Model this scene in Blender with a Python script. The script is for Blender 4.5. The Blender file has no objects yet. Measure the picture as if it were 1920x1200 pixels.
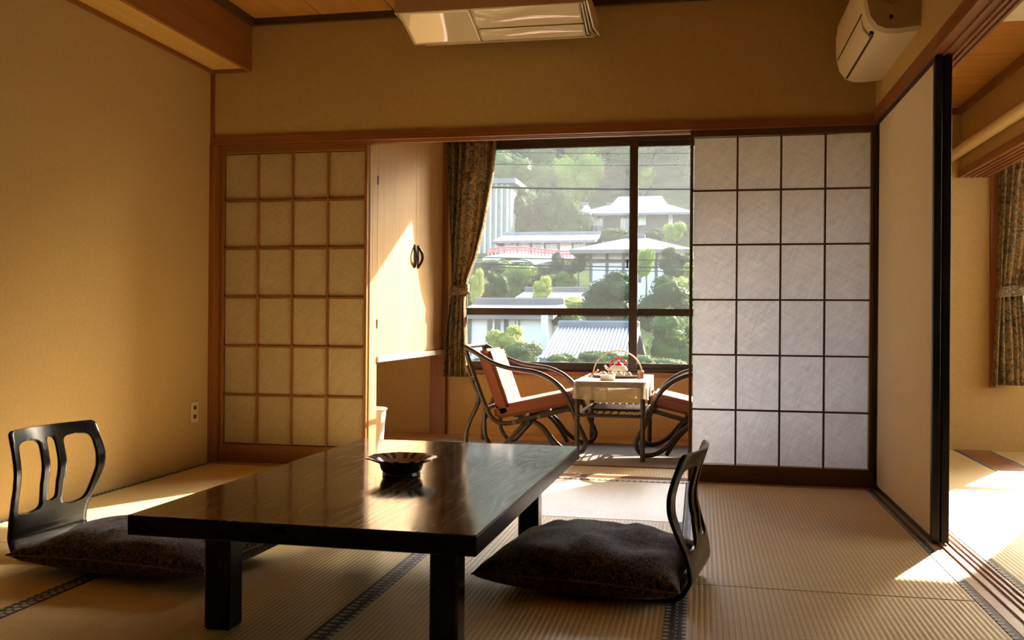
import bpy, bmesh, math, random
from mathutils import Vector, Matrix, noise
PI = math.pi
S = bpy.context.scene
C = S.collection

# ------------------------------------------------------------------ camera
FPX, YAW, PITCH, ROLL = 1767.06, 0.1970, 0.0003, 0.0077
CAM = Vector((0.6371, -4.8004, 0.8005))
fw = Vector((-math.sin(YAW)*math.cos(PITCH), math.cos(YAW)*math.cos(PITCH), math.sin(PITCH)))
r0 = Vector((math.cos(YAW), math.sin(YAW), 0)); u0 = r0.cross(fw)
cr = math.cos(ROLL)*r0 + math.sin(ROLL)*u0; cu = -math.sin(ROLL)*r0 + math.cos(ROLL)*u0
cam = bpy.data.cameras.new('camera'); co = bpy.data.objects.new('camera', cam); C.objects.link(co)
m = Matrix((cr, cu, -fw)).transposed().to_4x4(); m.translation = CAM; co.matrix_world = m
cam.sensor_width = 36; cam.lens = FPX/1920*36; cam.clip_end = 900; cam.clip_start = .05
S.camera = co
def ray(u, v): return fw + (u-960)/FPX*cr - (v-600)/FPX*cu
def at_y(u, v, Y): d = ray(u, v); return CAM + d*((Y-CAM.y)/d.y)
def at_z(u, v, Z): d = ray(u, v); return CAM + d*((Z-CAM.z)/d.z)

# ------------------------------------------------------------------ light
SUN = Vector((-.53, -1, -.57))
wd = bpy.data.worlds.new('sky'); S.world = wd; wd.use_nodes = True
nt = wd.node_tree; bg = nt.nodes['Background']
sky = nt.nodes.new('ShaderNodeTexSky'); sky.sky_type = 'NISHITA'; sky.sun_disc = False
sky.sun_elevation = math.radians(26.7); sky.sun_rotation = math.radians(27.9)
sky.air_density = 1.2; sky.dust_density = 3.0; sky.ozone_density = 1.0
nt.links.new(sky.outputs[0], bg.inputs[0]); bg.inputs[1].default_value = 0.42
sl = bpy.data.lights.new('sun', 'SUN'); sl.energy = 8.0; sl.angle = math.radians(.53); sl.color = (1, .88, .68)
so = bpy.data.objects.new('sun', sl); C.objects.link(so); so.rotation_euler = SUN.to_track_quat('-Z', 'Y').to_euler(); so.location = (8, 14, 12)
def portal(name, x0, x1, z0, z1, y):
    l = bpy.data.lights.new(name, 'AREA'); l.shape = 'RECTANGLE'; l.size = x1-x0; l.size_y = z1-z0; l.cycles.is_portal = True
    o = bpy.data.objects.new(name, l); C.objects.link(o); o.location = ((x0+x1)/2, y, (z0+z1)/2); o.rotation_euler = (-PI/2, 0, 0)
portal('sky_portal', -1.05, 1.4, .46, 2.06, 1.80)
portal('sky_portal', 2.47, 3.35, .46, 2.06, 1.80)
S.view_settings.view_transform = 'Standard'; S.view_settings.look = 'None'
S.view_settings.exposure = 2.08; S.view_settings.gamma = 1; S.view_settings.use_curve_mapping = False
S.cycles.use_denoising = True; S.cycles.max_bounces = 14; S.cycles.diffuse_bounces = 8; S.cycles.transparent_max_bounces = 24
S.cycles.sample_clamp_indirect = 6; S.cycles.caustics_reflective = False; S.cycles.caustics_refractive = False

# ------------------------------------------------------------------ mesh helpers
class MB:
    def __init__(s): s.v = []; s.f = []; s.sm = False
    def add(s, vs, fs):
        n = len(s.v); s.v += [tuple(p) for p in vs]; s.f += [tuple(i+n for i in f) for f in fs]; return s
    def bm(s, b):
        b.verts.index_update(); s.add([v.co[:] for v in b.verts], [[v.index for v in f.verts] for f in b.faces]); b.free(); return s
    def box(s, x0, x1, y0, y1, z0, z1, bev=0):
        x0, x1 = sorted((x0, x1)); y0, y1 = sorted((y0, y1)); z0, z1 = sorted((z0, z1))
        vs = [(x, y, z) for z in (z0, z1) for y in (y0, y1) for x in (x0, x1)]
        fs = [(0,2,3,1),(4,5,7,6),(0,1,5,4),(2,6,7,3),(0,4,6,2),(1,3,7,5)]
        if not bev: return s.add(vs, fs)
        b = bmesh.new(); bv = [b.verts.new(p) for p in vs]
        for f in fs: b.faces.new([bv[i] for i in f])
        bmesh.ops.bevel(b, geom=list(b.edges), offset=bev, segments=1, affect='EDGES')
        return s.bm(b)
    def prism(s, poly, axis, a0, a1):
        # poly: list of 2D points; axis 'x','y','z' extrusion direction
        def p3(p, a): return {'x': (a, p[0], p[1]), 'y': (p[0], a, p[1]), 'z': (p[0], p[1], a)}[axis]
        n = len(poly)
        s.add([p3(p, a0) for p in poly]+[p3(p, a1) for p in poly],
              [tuple(range(n))[::-1], tuple(range(n, 2*n))]+[(i, (i+1) % n, n+(i+1) % n, n+i) for i in range(n)])
        return s
    def tube(s, path, r, n=8, closed=False, cap=True):
        P = [Vector(p) for p in path]; k = len(P); R = r if isinstance(r, (list, tuple)) else [r]*k
        base = len(s.v); up = None
        for i, p in enumerate(P):
            a = P[(i-1) % k] if (closed or i > 0) else P[i]; b = P[(i+1) % k] if (closed or i < k-1) else P[i]
            t = (b-a).normalized()
            if up is None:
                up = Vector((0, 0, 1)) if abs(t.z) < .9 else Vector((1, 0, 0))
            x = t.cross(up).normalized(); y = x.cross(t).normalized(); up = y
            for j in range(n):
                q = p + R[i]*(math.cos(2*PI*j/n)*x + math.sin(2*PI*j/n)*y); s.v.append(q[:])
        for i in range(k if closed else k-1):
            for j in range(n):
                a = base+i*n; b = base+((i+1) % k)*n
                s.f.append((a+j, a+(j+1) % n, b+(j+1) % n, b+j))
        if cap and not closed:
            s.f.append(tuple(base+j for j in range(n))[::-1]); s.f.append(tuple(base+(k-1)*n+j for j in range(n)))
        return s
    def lathe(s, prof, c=(0, 0, 0), n=24, fn=None):
        base = len(s.v); k = len(prof)
        for (r, z) in prof:
            for j in range(n):
                a = 2*PI*j/n; rr = r*(fn(a, r) if fn else 1)
                s.v.append((c[0]+rr*math.cos(a), c[1]+rr*math.sin(a), c[2]+z))
        for i in range(k-1):
            for j in range(n):
                s.f.append((base+i*n+j, base+i*n+(j+1) % n, base+(i+1)*n+(j+1) % n, base+(i+1)*n+j))
        if prof[0][0] > 1e-6: s.f.append(tuple(base+j for j in range(n))[::-1])
        if prof[-1][0] > 1e-6: s.f.append(tuple(base+(k-1)*n+j for j in range(n)))
        return s
    def grid(s, fn, nu, nv):
        base = len(s.v)
        for i in range(nu+1):
            for j in range(nv+1): s.v.append(tuple(fn(i/nu, j/nv)))
        for i in range(nu):
            for j in range(nv):
                a = base+i*(nv+1)+j; s.f.append((a, a+nv+1, a+nv+2, a+1))
        return s
    def mesh(s, name, o=(0, 0, 0), smooth=None):
        me = bpy.data.meshes.new(name)
        me.from_pydata([(v[0]-o[0], v[1]-o[1], v[2]-o[2]) for v in s.v], [], s.f); me.validate(); me.update()
        if smooth is not None:
            b = bmesh.new(); b.from_mesh(me); bmesh.ops.remove_doubles(b, verts=b.verts, dist=1e-5)
            bmesh.ops.recalc_face_normals(b, faces=b.faces); b.to_mesh(me); b.free()
            me.polygons.foreach_set('use_smooth', [True]*len(me.polygons))
            me.set_sharp_from_angle(angle=math.radians(smooth))
        else:
            b = bmesh.new(); b.from_mesh(me); bmesh.ops.recalc_face_normals(b, faces=b.faces); b.to_mesh(me); b.free()
        return me
def wpos(o):
    p = Vector((0, 0, 0))
    while o is not None: p = p + o.location; o = o.parent
    return p
def link(name, me, mat=None, parent=None, loc=None, rz=0):
    o = bpy.data.objects.new(name, me); C.objects.link(o)
    if parent is not None: o.parent = parent
    if loc is not None: o.location = loc
    if rz: o.rotation_euler.z = rz
    if mat is not None and me is not None and not me.materials: me.materials.append(mat)
    return o
def part(name, mb, mat, parent, smooth=None, world=True, label=None):
    """a child mesh; world=True: mb is in world coordinates (parents unrotated)"""
    o = link(name, mb.mesh(name, wpos(parent) if world else (0, 0, 0), smooth), mat, parent)
    if label: o['label'] = label
    return o
def tag(o, label=None, cat=None, group=None, kind=None):
    for k, v in (('label', label), ('category', cat), ('group', group), ('kind', kind)):
        if v: o[k] = v
    return o
def base_of(mb):
    xs, ys, zs = zip(*mb.v); return ((min(xs)+max(xs))/2, (min(ys)+max(ys))/2, min(zs))
def single(name, mb, mat, label, cat, group=None, smooth=None):
    b = base_of(mb); return tag(link(name, mb.mesh(name, b, smooth), mat, None, b), label, cat, group)
def struct(name, mb, mat, label=None, smooth=None):
    b = base_of(mb); return tag(link(name, mb.mesh(name, b, smooth), mat, None, b), label, None, None, 'structure')
def thing(name, label, cat, loc=(0, 0, 0), rz=0, group=None):
    return tag(link(name, None, None, None, loc, rz), label, cat, group)
def sthing(name, loc=(0, 0, 0), label=None):
    return tag(link(name, None, None, None, loc), label, None, None, 'structure')
def dup(root, loc=None, rz=None, label=None, group=None, parent=None):
    r = root.copy(); C.objects.link(r)
    if parent is not None: r.parent = parent
    if loc is not None: r.location = loc
    if rz is not None: r.rotation_euler.z = rz
    if label: r['label'] = label
    if group: r['group'] = group
    for ch in list(root.children): dup(ch, parent=r)
    return r

# ------------------------------------------------------------------ materials
def mat(name):
    M = bpy.data.materials.new(name); M.use_nodes = True; n = M.node_tree
    return M, n, n.nodes['Principled BSDF'], n.nodes['Material Output']
def nd(n, typ, **kw):
    x = n.nodes.new(typ)
    for k, v in kw.items():
        if k in x.inputs: x.inputs[k].default_value = v
        else: setattr(x, k, v)
    return x
def coords(n, scale=(1, 1, 1), kind='Object', rot=(0, 0, 0)):
    t = nd(n, 'ShaderNodeTexCoord'); mp = nd(n, 'ShaderNodeMapping'); mp.inputs['Scale'].default_value = scale; mp.inputs['Rotation'].default_value = rot
    n.links.new(t.outputs[kind], mp.inputs['Vector']); return mp.outputs[0]
def ramp(n, src, stops, interp='LINEAR'):
    r = nd(n, 'ShaderNodeValToRGB'); r.color_ramp.interpolation = interp; e = r.color_ramp.elements
    while len(e) < len(stops): e.new(.5)
    for x, (p, c) in zip(e, stops): x.position = p; x.color = (*c, 1)
    n.links.new(src, r.inputs[0]); return r.outputs[0]
def bump(n, src, b, strength=.3, dist=.002):
    x = nd(n, 'ShaderNodeBump'); x.inputs['Strength'].default_value = strength; x.inputs['Distance'].default_value = dist
    n.links.new(src, x.inputs['Height']); n.links.new(x.outputs[0], b.inputs['Normal'])
def plain(name, c, rough=.5, metal=0, spec=.5, var=.06, scale=30, bmp=0, coat=0):
    M, n, b, o = mat(name); b.inputs['Roughness'].default_value = rough; b.inputs['Metallic'].default_value = metal
    b.inputs['Specular IOR Level'].default_value = spec; b.inputs['Coat Weight'].default_value = coat; b.inputs['Coat Roughness'].default_value = .1
    nz = nd(n, 'ShaderNodeTexNoise', Scale=scale, Detail=4.0); n.links.new(coords(n), nz.inputs['Vector'])
    n.links.new(ramp(n, nz.outputs[0], [(.3, tuple(k*(1-var) for k in c)), (.7, tuple(min(1, k*(1+var)) for k in c))]), b.inputs['Base Color'])
    if bmp: bump(n, nz.outputs[0], b, bmp, .002)
    return M
def wood(name, c1, c2, axis='x', rough=.45, scale=1.0, spec=.4, bmp=.08, coat=0):
    M, n, b, o = mat(name); b.inputs['Roughness'].default_value = rough; b.inputs['Specular IOR Level'].default_value = spec
    b.inputs['Coat Weight'].default_value = coat
    k = {'x': (1.2, 28, 28), 'y': (28, 1.2, 28), 'z': (28, 28, 1.2)}[axis]
    v = coords(n, tuple(q*scale for q in k))
    nz = nd(n, 'ShaderNodeTexNoise', Scale=1.0, Detail=6.0, Roughness=.65, Distortion=.6); n.links.new(v, nz.inputs['Vector'])
    n.links.new(ramp(n, nz.outputs[0], [(.32, c1), (.68, c2)]), b.inputs['Base Color'])
    bump(n, nz.outputs[0], b, bmp, .001); return M
def fabric2(name, stops, scale, rough=.85, detail=3.0, bmp=.3, trans=0, warp=1.0):
    M, n, b, o = mat(name); b.inputs['Roughness'].default_value = rough; b.inputs['Specular IOR Level'].default_value = .15
    nz = nd(n, 'ShaderNodeTexNoise', Scale=scale, Detail=detail, Distortion=warp); n.links.new(coords(n), nz.inputs['Vector'])
    col = ramp(n, nz.outputs[0], stops); n.links.new(col, b.inputs['Base Color']); bump(n, nz.outputs[0], b, bmp, .001)
    if trans:
        t = nd(n, 'ShaderNodeBsdfTranslucent'); n.links.new(col, t.inputs[0]); mx = nd(n, 'ShaderNodeMixShader'); mx.inputs[0].default_value = trans
        n.links.new(b.outputs[0], mx.inputs[1]); n.links.new(t.outputs[0], mx.inputs[2]); n.links.new(mx.outputs[0], o.inputs[0])
    return M
def tatami_mat(name, axis, c1, c2, rough, spec):
    M, n, b, o = mat(name); b.inputs['Roughness'].default_value = rough; b.inputs['Specular IOR Level'].default_value = spec
    v = coords(n)
    w = nd(n, 'ShaderNodeTexWave', Scale=1.0, Distortion=.15, Detail=1.0); w.wave_type = 'BANDS'; w.bands_direction = 'X' if axis == 'y' else 'Y'
    w.inputs['Scale'].default_value = 20.0; n.links.new(v, w.inputs['Vector'])     # one rib every ~16 mm
    v2 = coords(n, (6, 260, 10) if axis == 'y' else (260, 6, 10))
    nz = nd(n, 'ShaderNodeTexNoise', Scale=1.0, Detail=3.0); n.links.new(v2, nz.inputs['Vector'])
    rib = ramp(n, w.outputs[1], [(0.0, (.66, .64, .60)), (.20, (1, 1, 1))])
    col = ramp(n, nz.outputs[0], [(.3, c1), (.7, c2)])
    mx = nd(n, 'ShaderNodeMixRGB', blend_type='MULTIPLY'); mx.inputs[0].default_value = 1
    n.links.new(col, mx.inputs[1]); n.links.new(rib, mx.inputs[2]); n.links.new(mx.outputs[0], b.inputs['Base Color'])
    ad = nd(n, 'ShaderNodeMath', operation='ADD'); n.links.new(w.outputs[1], ad.inputs[0]); ml = nd(n, 'ShaderNodeMath', operation='MULTIPLY'); ml.inputs[1].default_value = .3
    n.links.new(nz.outputs[0], ml.inputs[0]); n.links.new(ml.outputs[0], ad.inputs[1]); bump(n, ad.outputs[0], b, .35, .002)
    return M
def border_mat(name, axis):
    M, n, b, o = mat(name); b.inputs['Roughness'].default_value = .6; b.inputs['Specular IOR Level'].default_value = .4
    v = coords(n, (34, 34, 34)); vo = nd(n, 'ShaderNodeTexVoronoi', Scale=1.0); vo.inputs['Randomness'].default_value = .12; n.links.new(v, vo.inputs['Vector'])
    n.links.new(ramp(n, vo.outputs[0], [(.30, (.40, .41, .40)), (.38, (.03, .034, .04))]), b.inputs['Base Color']); return M
def paper(name, c, tr):
    M, n, b, o = mat(name); b.inputs['Roughness'].default_value = .9; b.inputs['Specular IOR Level'].default_value = .1
    acc = None
    for rot in (.6, -.5, 1.2):
        nz = nd(n, 'ShaderNodeTexNoise', Scale=1.0, Detail=4.0, Distortion=.7); mp2 = nd(n, 'ShaderNodeMapping'); mp2.inputs['Scale'].default_value = (9, 1, 90); n.links.new(coords(n, rot=(0, rot, 0)), mp2.inputs['Vector']); n.links.new(mp2.outputs[0], nz.inputs['Vector'])
        if acc is None: acc = nz.outputs[0]
        else:
            a = nd(n, 'ShaderNodeMath', operation='ADD'); n.links.new(acc, a.inputs[0]); n.links.new(nz.outputs[0], a.inputs[1]); acc = a.outputs[0]
    d = nd(n, 'ShaderNodeMath', operation='MULTIPLY'); d.inputs[1].default_value = .333; n.links.new(acc, d.inputs[0])
    col = ramp(n, d.outputs[0], [(.36, tuple(k*.80 for k in c)), (.62, c)])
    n.links.new(col, b.inputs['Base Color']); t = nd(n, 'ShaderNodeBsdfTranslucent'); n.links.new(col, t.inputs[0])
    mx = nd(n, 'ShaderNodeMixShader'); mx.inputs[0].default_value = tr; n.links.new(b.outputs[0], mx.inputs[1]); n.links.new(t.outputs[0], mx.inputs[2]); n.links.new(mx.outputs[0], o.inputs[0])
    return M
def glass(name, veil=.05, gloss=.06):  # white scatter mixed into the pane imitates the haze outdoors
    M, n, b, o = mat(name); n.nodes.remove(b)
    tr = nd(n, 'ShaderNodeBsdfTransparent'); tl = nd(n, 'ShaderNodeBsdfTranslucent', Color=(.95, .97, 1, 1)); gl = nd(n, 'ShaderNodeBsdfGlossy', Roughness=.02)
    nz = nd(n, 'ShaderNodeTexNoise', Scale=1.3, Detail=5.0); n.links.new(coords(n), nz.inputs['Vector'])
    mr = nd(n, 'ShaderNodeMapRange'); mr.inputs['From Min'].default_value = .3; mr.inputs['From Max'].default_value = .7
    mr.inputs['To Min'].default_value = veil*.75; mr.inputs['To Max'].default_value = veil*1.25; n.links.new(nz.outputs[0], mr.inputs[0])
    m1 = nd(n, 'ShaderNodeMixShader'); n.links.new(mr.outputs[0], m1.inputs[0]); n.links.new(tr.outputs[0], m1.inputs[1]); n.links.new(tl.outputs[0], m1.inputs[2])
    fr = nd(n, 'ShaderNodeFresnel', IOR=1.25); m2 = nd(n, 'ShaderNodeMixShader'); n.links.new(fr.outputs[0], m2.inputs[0]); n.links.new(m1.outputs[0], m2.inputs[1]); n.links.new(gl.outputs[0], m2.inputs[2])
    n.links.new(m2.outputs[0], o.inputs[0]); return M
def leaf(name, c1, c2, trans=.45):
    M, n, b, o = mat(name); b.inputs['Roughness'].default_value = .7; b.inputs['Specular IOR Level'].default_value = .12
    nz = nd(n, 'ShaderNodeTexNoise', Scale=.9, Detail=3.0); n.links.new(coords(n), nz.inputs['Vector']); oi = nd(n, 'ShaderNodeObjectInfo')
    a = nd(n, 'ShaderNodeMath', operation='MULTIPLY_ADD'); a.inputs[1].default_value = .3; n.links.new(oi.outputs['Random'], a.inputs[0]); n.links.new(nz.outputs[0], a.inputs[2])
    col = ramp(n, a.outputs[0], [(.45, c1), (.85, c2)]); n.links.new(col, b.inputs['Base Color'])
    t = nd(n, 'ShaderNodeBsdfTranslucent'); n.links.new(col, t.inputs[0]); mx = nd(n, 'ShaderNodeMixShader'); mx.inputs[0].default_value = trans
    n.links.new(b.outputs[0], mx.inputs[1]); n.links.new(t.outputs[0], mx.inputs[2]); n.links.new(mx.outputs[0], o.inputs[0]); return M

WALL = plain('sand_plaster', (.50, .348, .148), .9, spec=.1, var=.05, scale=60, bmp=.05)
RED = {a: wood('red_brown_timber_'+a, (.20, .065, .018), (.30, .11, .032), a, .4) for a in 'xyz'}
DARKW = {a: wood('dark_brown_timber_'+a, (.055, .024, .011), (.095, .043, .018), a, .4) for a in 'xyz'}
CEILW = {a: wood('ceiling_cedar_'+a, (.40, .19, .04), (.52, .26, .06), a, .55, .6) for a in 'xy'}
PALE = wood('pale_veneer', (.50, .31, .125), (.62, .41, .185), 'z', .4)
FLOORW = wood('floor_board', (.42, .24, .085), (.54, .33, .125), 'x', .35)
TAT_Y = tatami_mat('tatami_lengthwise', 'y', (.66, .52, .26), (.76, .61, .33), .5, .4)
TAT_X = tatami_mat('tatami_crosswise', 'x', (.60, .49, .29), (.68, .57, .36), .30, .7)
BORD = border_mat('tatami_border_cloth', 'y')
LACQ = plain('black_lacquer', (.009, .008, .0075), .22, spec=.25, var=.2)
PAPER = paper('shoji_paper', (.97, .955, .94), .80); PAPER_WARM_LIT = paper('warm_lit_shoji_paper', (.84, .71, .46), .5)  # second paper has the warm indoor bounce light put into its tan colour
FUSP = plain('fusuma_paper', (.74, .65, .53), .85, spec=.1, var=.02, scale=15)
BLK = plain('black_lacquered_wood', (.010, .009, .008), .3)
WHITE = plain('white_paint', (.80, .77, .70), .5)
GLASS = glass('haze_veiled_glass', .006)
CARPET = plain('grey_carpet', (.36, .34, .33), .95, spec=.05, var=.15, scale=140, bmp=.4)
MET = plain('steel', (.55, .55, .55), .3, 1)

# ------------------------------------------------------------------ the shell
XL, XF, YW, XC = -2.03, 1.468, 1.62, -1.13
CEIL = 2.44
struct('wall_left', MB().box(XL-.1, XL, -6.6, .08, -.02, CEIL+.1), WALL)
struct('wall_back', MB().box(XL-.1, XF+.12, 0, .12, 1.80, CEIL+.1), WALL)
struct('wall_right', MB().box(XF-.008, 1.575, -6.6, 0, 1.83, CEIL+.1), WALL)
struct('wall_rear', MB().box(XL-.1, 3.7, -6.7, -6.6, -.02, CEIL+.1), DARKW['x'])
struct('wall_partition', MB().box(1.50, 1.585, .10, YW, 0, 2.3), WALL)
struct('wall_far_left', MB().box(XL-.1, XL, .08, YW+.12, -.02, 2.3), WALL)
wm = MB()
for a in ((XL-.1, 3.7, -.02, .45), (XL-.1, 3.7, 2.06, 2.5), (XL-.1, -1.06, .45, 2.06), (1.42, 2.46, .45, 2.06), (3.58, 3.7, .45, 2.06)):
    wm.box(a[0], a[1], YW, YW+.12, a[2], a[3])
struct('wall_veranda', wm, WALL)
struct('wall_far_right', MB().box(3.6, 3.7, -6.6, YW, -.02, .45).box(3.6, 3.7, -6.6, YW, 2.06, 2.5).box(3.6, 3.7, -6.6, -2.2, .45, 2.06).box(3.6, 3.7, 1.3, YW, .45, 2.06), WALL)
w3 = sthing('fill_light_window', (3.65, -.45, .45), 'unseen side window added to brighten the adjoining room')  # out of view, added so more soft daylight reaches the adjoining room
part('fill_light_pane', MB().box(3.645, 3.65, -2.2, 1.3, .45, 2.06), paper('fill_light_translucent', (.78, .76, .73), .85), w3)
for y_ in (-2.2, -1.05, .1, 1.26): part('stile', MB().box(3.62, 3.68, y_, y_+.04, .45, 2.06), DARKW['z'], w3)
struct('wall_adjoining', MB().box(2.25, 2.40, -6.6, YW, 1.77, 2.3), WALL)

# floor: concrete bed, mats, sills and boards as pieces
fl = sthing('floor', (0, 0, -.06))
part('bed', MB().box(XL-.05, 3.65, -6.6, YW+.05, -.12, -.055), plain('bed', (.2, .15, .1), .9), fl)
def tmat(x0, x1, y0, y1, axis, b0=True, b1=True, material=None):
    o = link('tatami_mat', None, None, fl); o.location = ((x0+x1)/2, (y0+y1)/2, .005)
    g = .0015
    link_mb = MB().box(x0+g, x1-g, y0+g, y1-g, -.055, 0, .003)
    part('rush_cover', link_mb, material or (TAT_Y if axis == 'y' else TAT_X), o)
    w = .030
    for side, on in ((0, b0), (1, b1)):
        if not on: continue
        if axis == 'y': e = (x0, x0+w, y0+g, y1-g) if side == 0 else (x1-w, x1, y0+g, y1-g)
        else: e = (x0+g, x1-g, y0, y0+w) if side == 0 else (x0+g, x1-g, y1-w, y1)
        part('border_cloth', MB().box(e[0]+.0008, e[1]-.0008, e[2], e[3], -.05, .0022, .0008), BORD, o)
YB = -.042
for (x0, x1, y0, y1, ax, b0, b1) in (
        (.578, 1.452, -1.87, YB, 'y', 1, 1), (.578, 1.452, -3.70, -1.87, 'y', 1, 1),
        (-1.20, .578, -.985, YB, 'x', 0, 1), (-1.20, -.295, -2.80, -.985, 'y', 1, 1), (-.295, .578, -2.80, -.985, 'y', 1, 1),
        (XL, -1.20, -1.87, YB, 'y', 1, 1), (XL, -1.20, -3.70, -1.87, 'y', 1, 1),
        (-1.20, .578, -3.70, -2.80, 'x', 1, 1), (XL, -.30, -4.65, -3.70, 'x', 1, 1), (-.30, 1.452, -4.65, -3.70, 'x', 1, 1),
        (XL, -.30, -5.6, -4.65, 'x', 1, 1), (-.30, 1.452, -5.6, -4.65, 'x', 1, 1), (XL, -.30, -6.55, -5.6, 'x', 1, 1), (-.30, 1.452, -6.55, -5.6, 'x', 1, 1),
        (1.587, 2.245, -.75, YW-.005, 'y', 1, 1), (1.587, 2.245, -2.6, -.75, 'y', 1, 1), (1.587, 2.245, -4.45, -2.6, 'y', 1, 1), (1.587, 2.245, -6.3, -4.45, 'y', 1, 1),
        (2.405, 3.59, -.2, YW-.005, 'y', 1, 1), (2.405, 3.59, -2.2, -.2, 'y', 1, 1), (2.405, 3.59, -4.2, -2.2, 'y', 1, 1)):
    tmat(x0, x1, y0, y1, ax, b0, b1)
tmat(-1.10, 1.495, .10, .385, 'y', 0, 0)
def grooved(axis, a0, a1, c0, c1, z0, z1, grooves, up, depth=.006):
    """a sill (up=1) or head (up=-1) board with long grooves; cross-section from c0..c1"""
    zs = z1 if up > 0 else z0; zo = z0 if up > 0 else z1
    pts = [(c0, zo), (c0, zs)]
    for g0, g1 in grooves: pts += [(g0, zs), (g0, zs-up*depth), (g1, zs-up*depth), (g1, zs)]
    pts += [(c1, zs), (c1, zo)]
    return MB().prism(pts, {'x': 'x', 'y': 'y'}[axis], a0, a1)
YG = [(.012, .040), (.052, .080)]
XG = [(1.470, 1.498), (1.503, 1.532), (1.540, 1.553), (1.562, 1.575)]
SHI = wood('worn_sill_timber', (.34, .19, .10), (.46, .28, .16), 'y', .4); SHIX = wood('worn_sill_timber_x', (.34, .19, .10), (.46, .28, .16), 'x', .4)
struct('trim_1', grooved('x', XL, 1.495, YB, .10, -.055, .001, YG, 1), SHIX, 'grooved wooden sill under the paper screens')
struct('trim_2', grooved('y', -6.55, .0, 1.454, 1.585, -.055, .001, XG, 1), SHI, 'grooved wooden sill under the sliding panels')
struct('trim_3', grooved('x', XL, XF+.01, -.012, .12, 1.76, 1.80, YG, -1), RED['x'], 'red-brown timber head rail above the paper screens')
struct('trim_4', grooved('y', -6.55, -.0125, 1.452, 1.585, 1.775, 1.83, XG, -1, .008), RED['y'], 'red-brown grooved head rail above the sliding panels')
struct('trim_5', MB().box(2.248, 2.402, -6.5, YW, -.055, .002), RED['y'], 'brown timber sill between the tatami of the adjoining room')
struct('trim_6', grooved('y', -6.5, YW, 2.235, 2.41, 1.725, 1.772, [(2.26, 2.275), (2.295, 2.31), (2.33, 2.345), (2.365, 2.38)], -1, .008), RED['y'], 'grooved head rail in the adjoining room')
struct('trim_7', MB().box(XL, XL+.028, -.02, .10, .0, 1.76), RED['z'], 'corner post beside the warm-tinted paper screen')
struct('trim_8', MB().box(XL, XL+.022, -.012, 0, 1.80, 2.155), RED['z'], 'slim corner strip above the head rail')
struct('trim_9', MB().box(1.46, 1.50, .0, .10, .0, 1.76), DARKW['z'], 'corner post beside the white paper screen')
struct('trim_10', MB().box(-1.215, -1.105, 1.555, YW, .0, 2.15), RED['z'], 'corner post beside the veranda window')
# dropped beam at upper left
bs = sthing('trim_11', (-1.91, -3.3, 2.16), 'dropped cedar soffit along the left wall')
part('fascia', MB().box(-1.812, -1.79, -6.58, -.001, 2.157, CEIL), wood('fascia_board', (.24, .085, .02), (.34, .14, .035), 'y', .5), bs)
part('underside', MB().box(XL, -1.812, -6.58, -.001, 2.172, 2.19), wood('soffit_board', (.55, .33, .09), (.68, .43, .13), 'y', .5), bs)
part('edge_strip', MB().box(XL, XL+.018, -6.58, -.001, 2.152, 2.172), RED['y'], bs)
part('edge_strip', MB().box(XL+.018, -1.812, -.018, -.001, 2.152, 2.172), RED['x'], bs)
# ceilings
ce = sthing('ceiling', (0, -3.3, CEIL))
for i in range(8):
    x0 = -1.79+i*.41; part('plank', MB().box(x0+.002, min(x0+.408, XF), -6.6, 0, CEIL, CEIL+.02, .003), CEILW['y'], ce)
part('edge_strip', MB().box(-1.79, XF, -.028, -.001, CEIL-.036, CEIL), DARKW['x'], ce)
part('edge_strip', MB().box(-1.79, -1.762, -6.58, -.028, CEIL-.036, CEIL), DARKW['y'], ce)
part('edge_strip', MB().box(XF-.036, XF-.008, -6.58, -.028, CEIL-.036, CEIL), DARKW['y'], ce)
ca = sthing('ceiling_adjoining', (1.9, -2, 2.165))
ys = [YW]+[1.25-.46*k for k in range(18)]
for a, b in zip(ys, ys[1:]): part('plank', MB().box(1.575, 2.26, b+.003, a-.003, 2.165, 2.185, .004), CEILW['x'], ca)
part('edge_strip', MB().box(2.222, 2.25, -6.5, YW, 2.125, 2.165), RED['y'], ca)
part('edge_strip', MB().box(1.575, 2.222, YW-.028, YW, 2.125, 2.165), RED['x'], ca)
part('lining', MB().box(2.40, 3.6, -6.5, YW, 2.28, 2.3), CEILW['x'], ca)
part('lining', MB().box(XL, 1.5, .12, YW, 2.15, 2.18), CEILW['x'], ca)
struct('eave', MB().box(-3, 4.6, YW+.12, 2.22, 2.205, 2.25), DARKW['x'])
struct('roof_slab', MB().box(-2.3, 4.0, -6.9, 1.9, 2.6, 2.7), plain('roof_slab', (.2, .2, .2), .9))
struct('baseboard_veranda', MB().box(-1.105, 1.5, YW-.012, YW, .0, .022), FLOORW)
vb = sthing('floor_veranda', (0, .9, -.05))
part('board', MB().box(-2.0, 1.495, 1.335, YW-.012, -.055, .001), FLOORW, vb)
part('board', MB().box(-2.0, 1.495, .388, 1.333, -.055, -.003), FLOORW, vb)
part('board', MB().box(-2.0, -1.103, .10, .385, -.055, .001), FLOORW, vb)
single('carpet', MB().box(-1.1, 1.48, .39, 1.335, -.003, .007, .003), CARPET, 'grey carpet runner along the veranda floor', 'carpet')
struct('ledge', MB().box(-1.06, 1.42, 1.578, YW+.02, .425, .452, .004), RED['x'], 'timber ledge below the veranda window')

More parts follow.
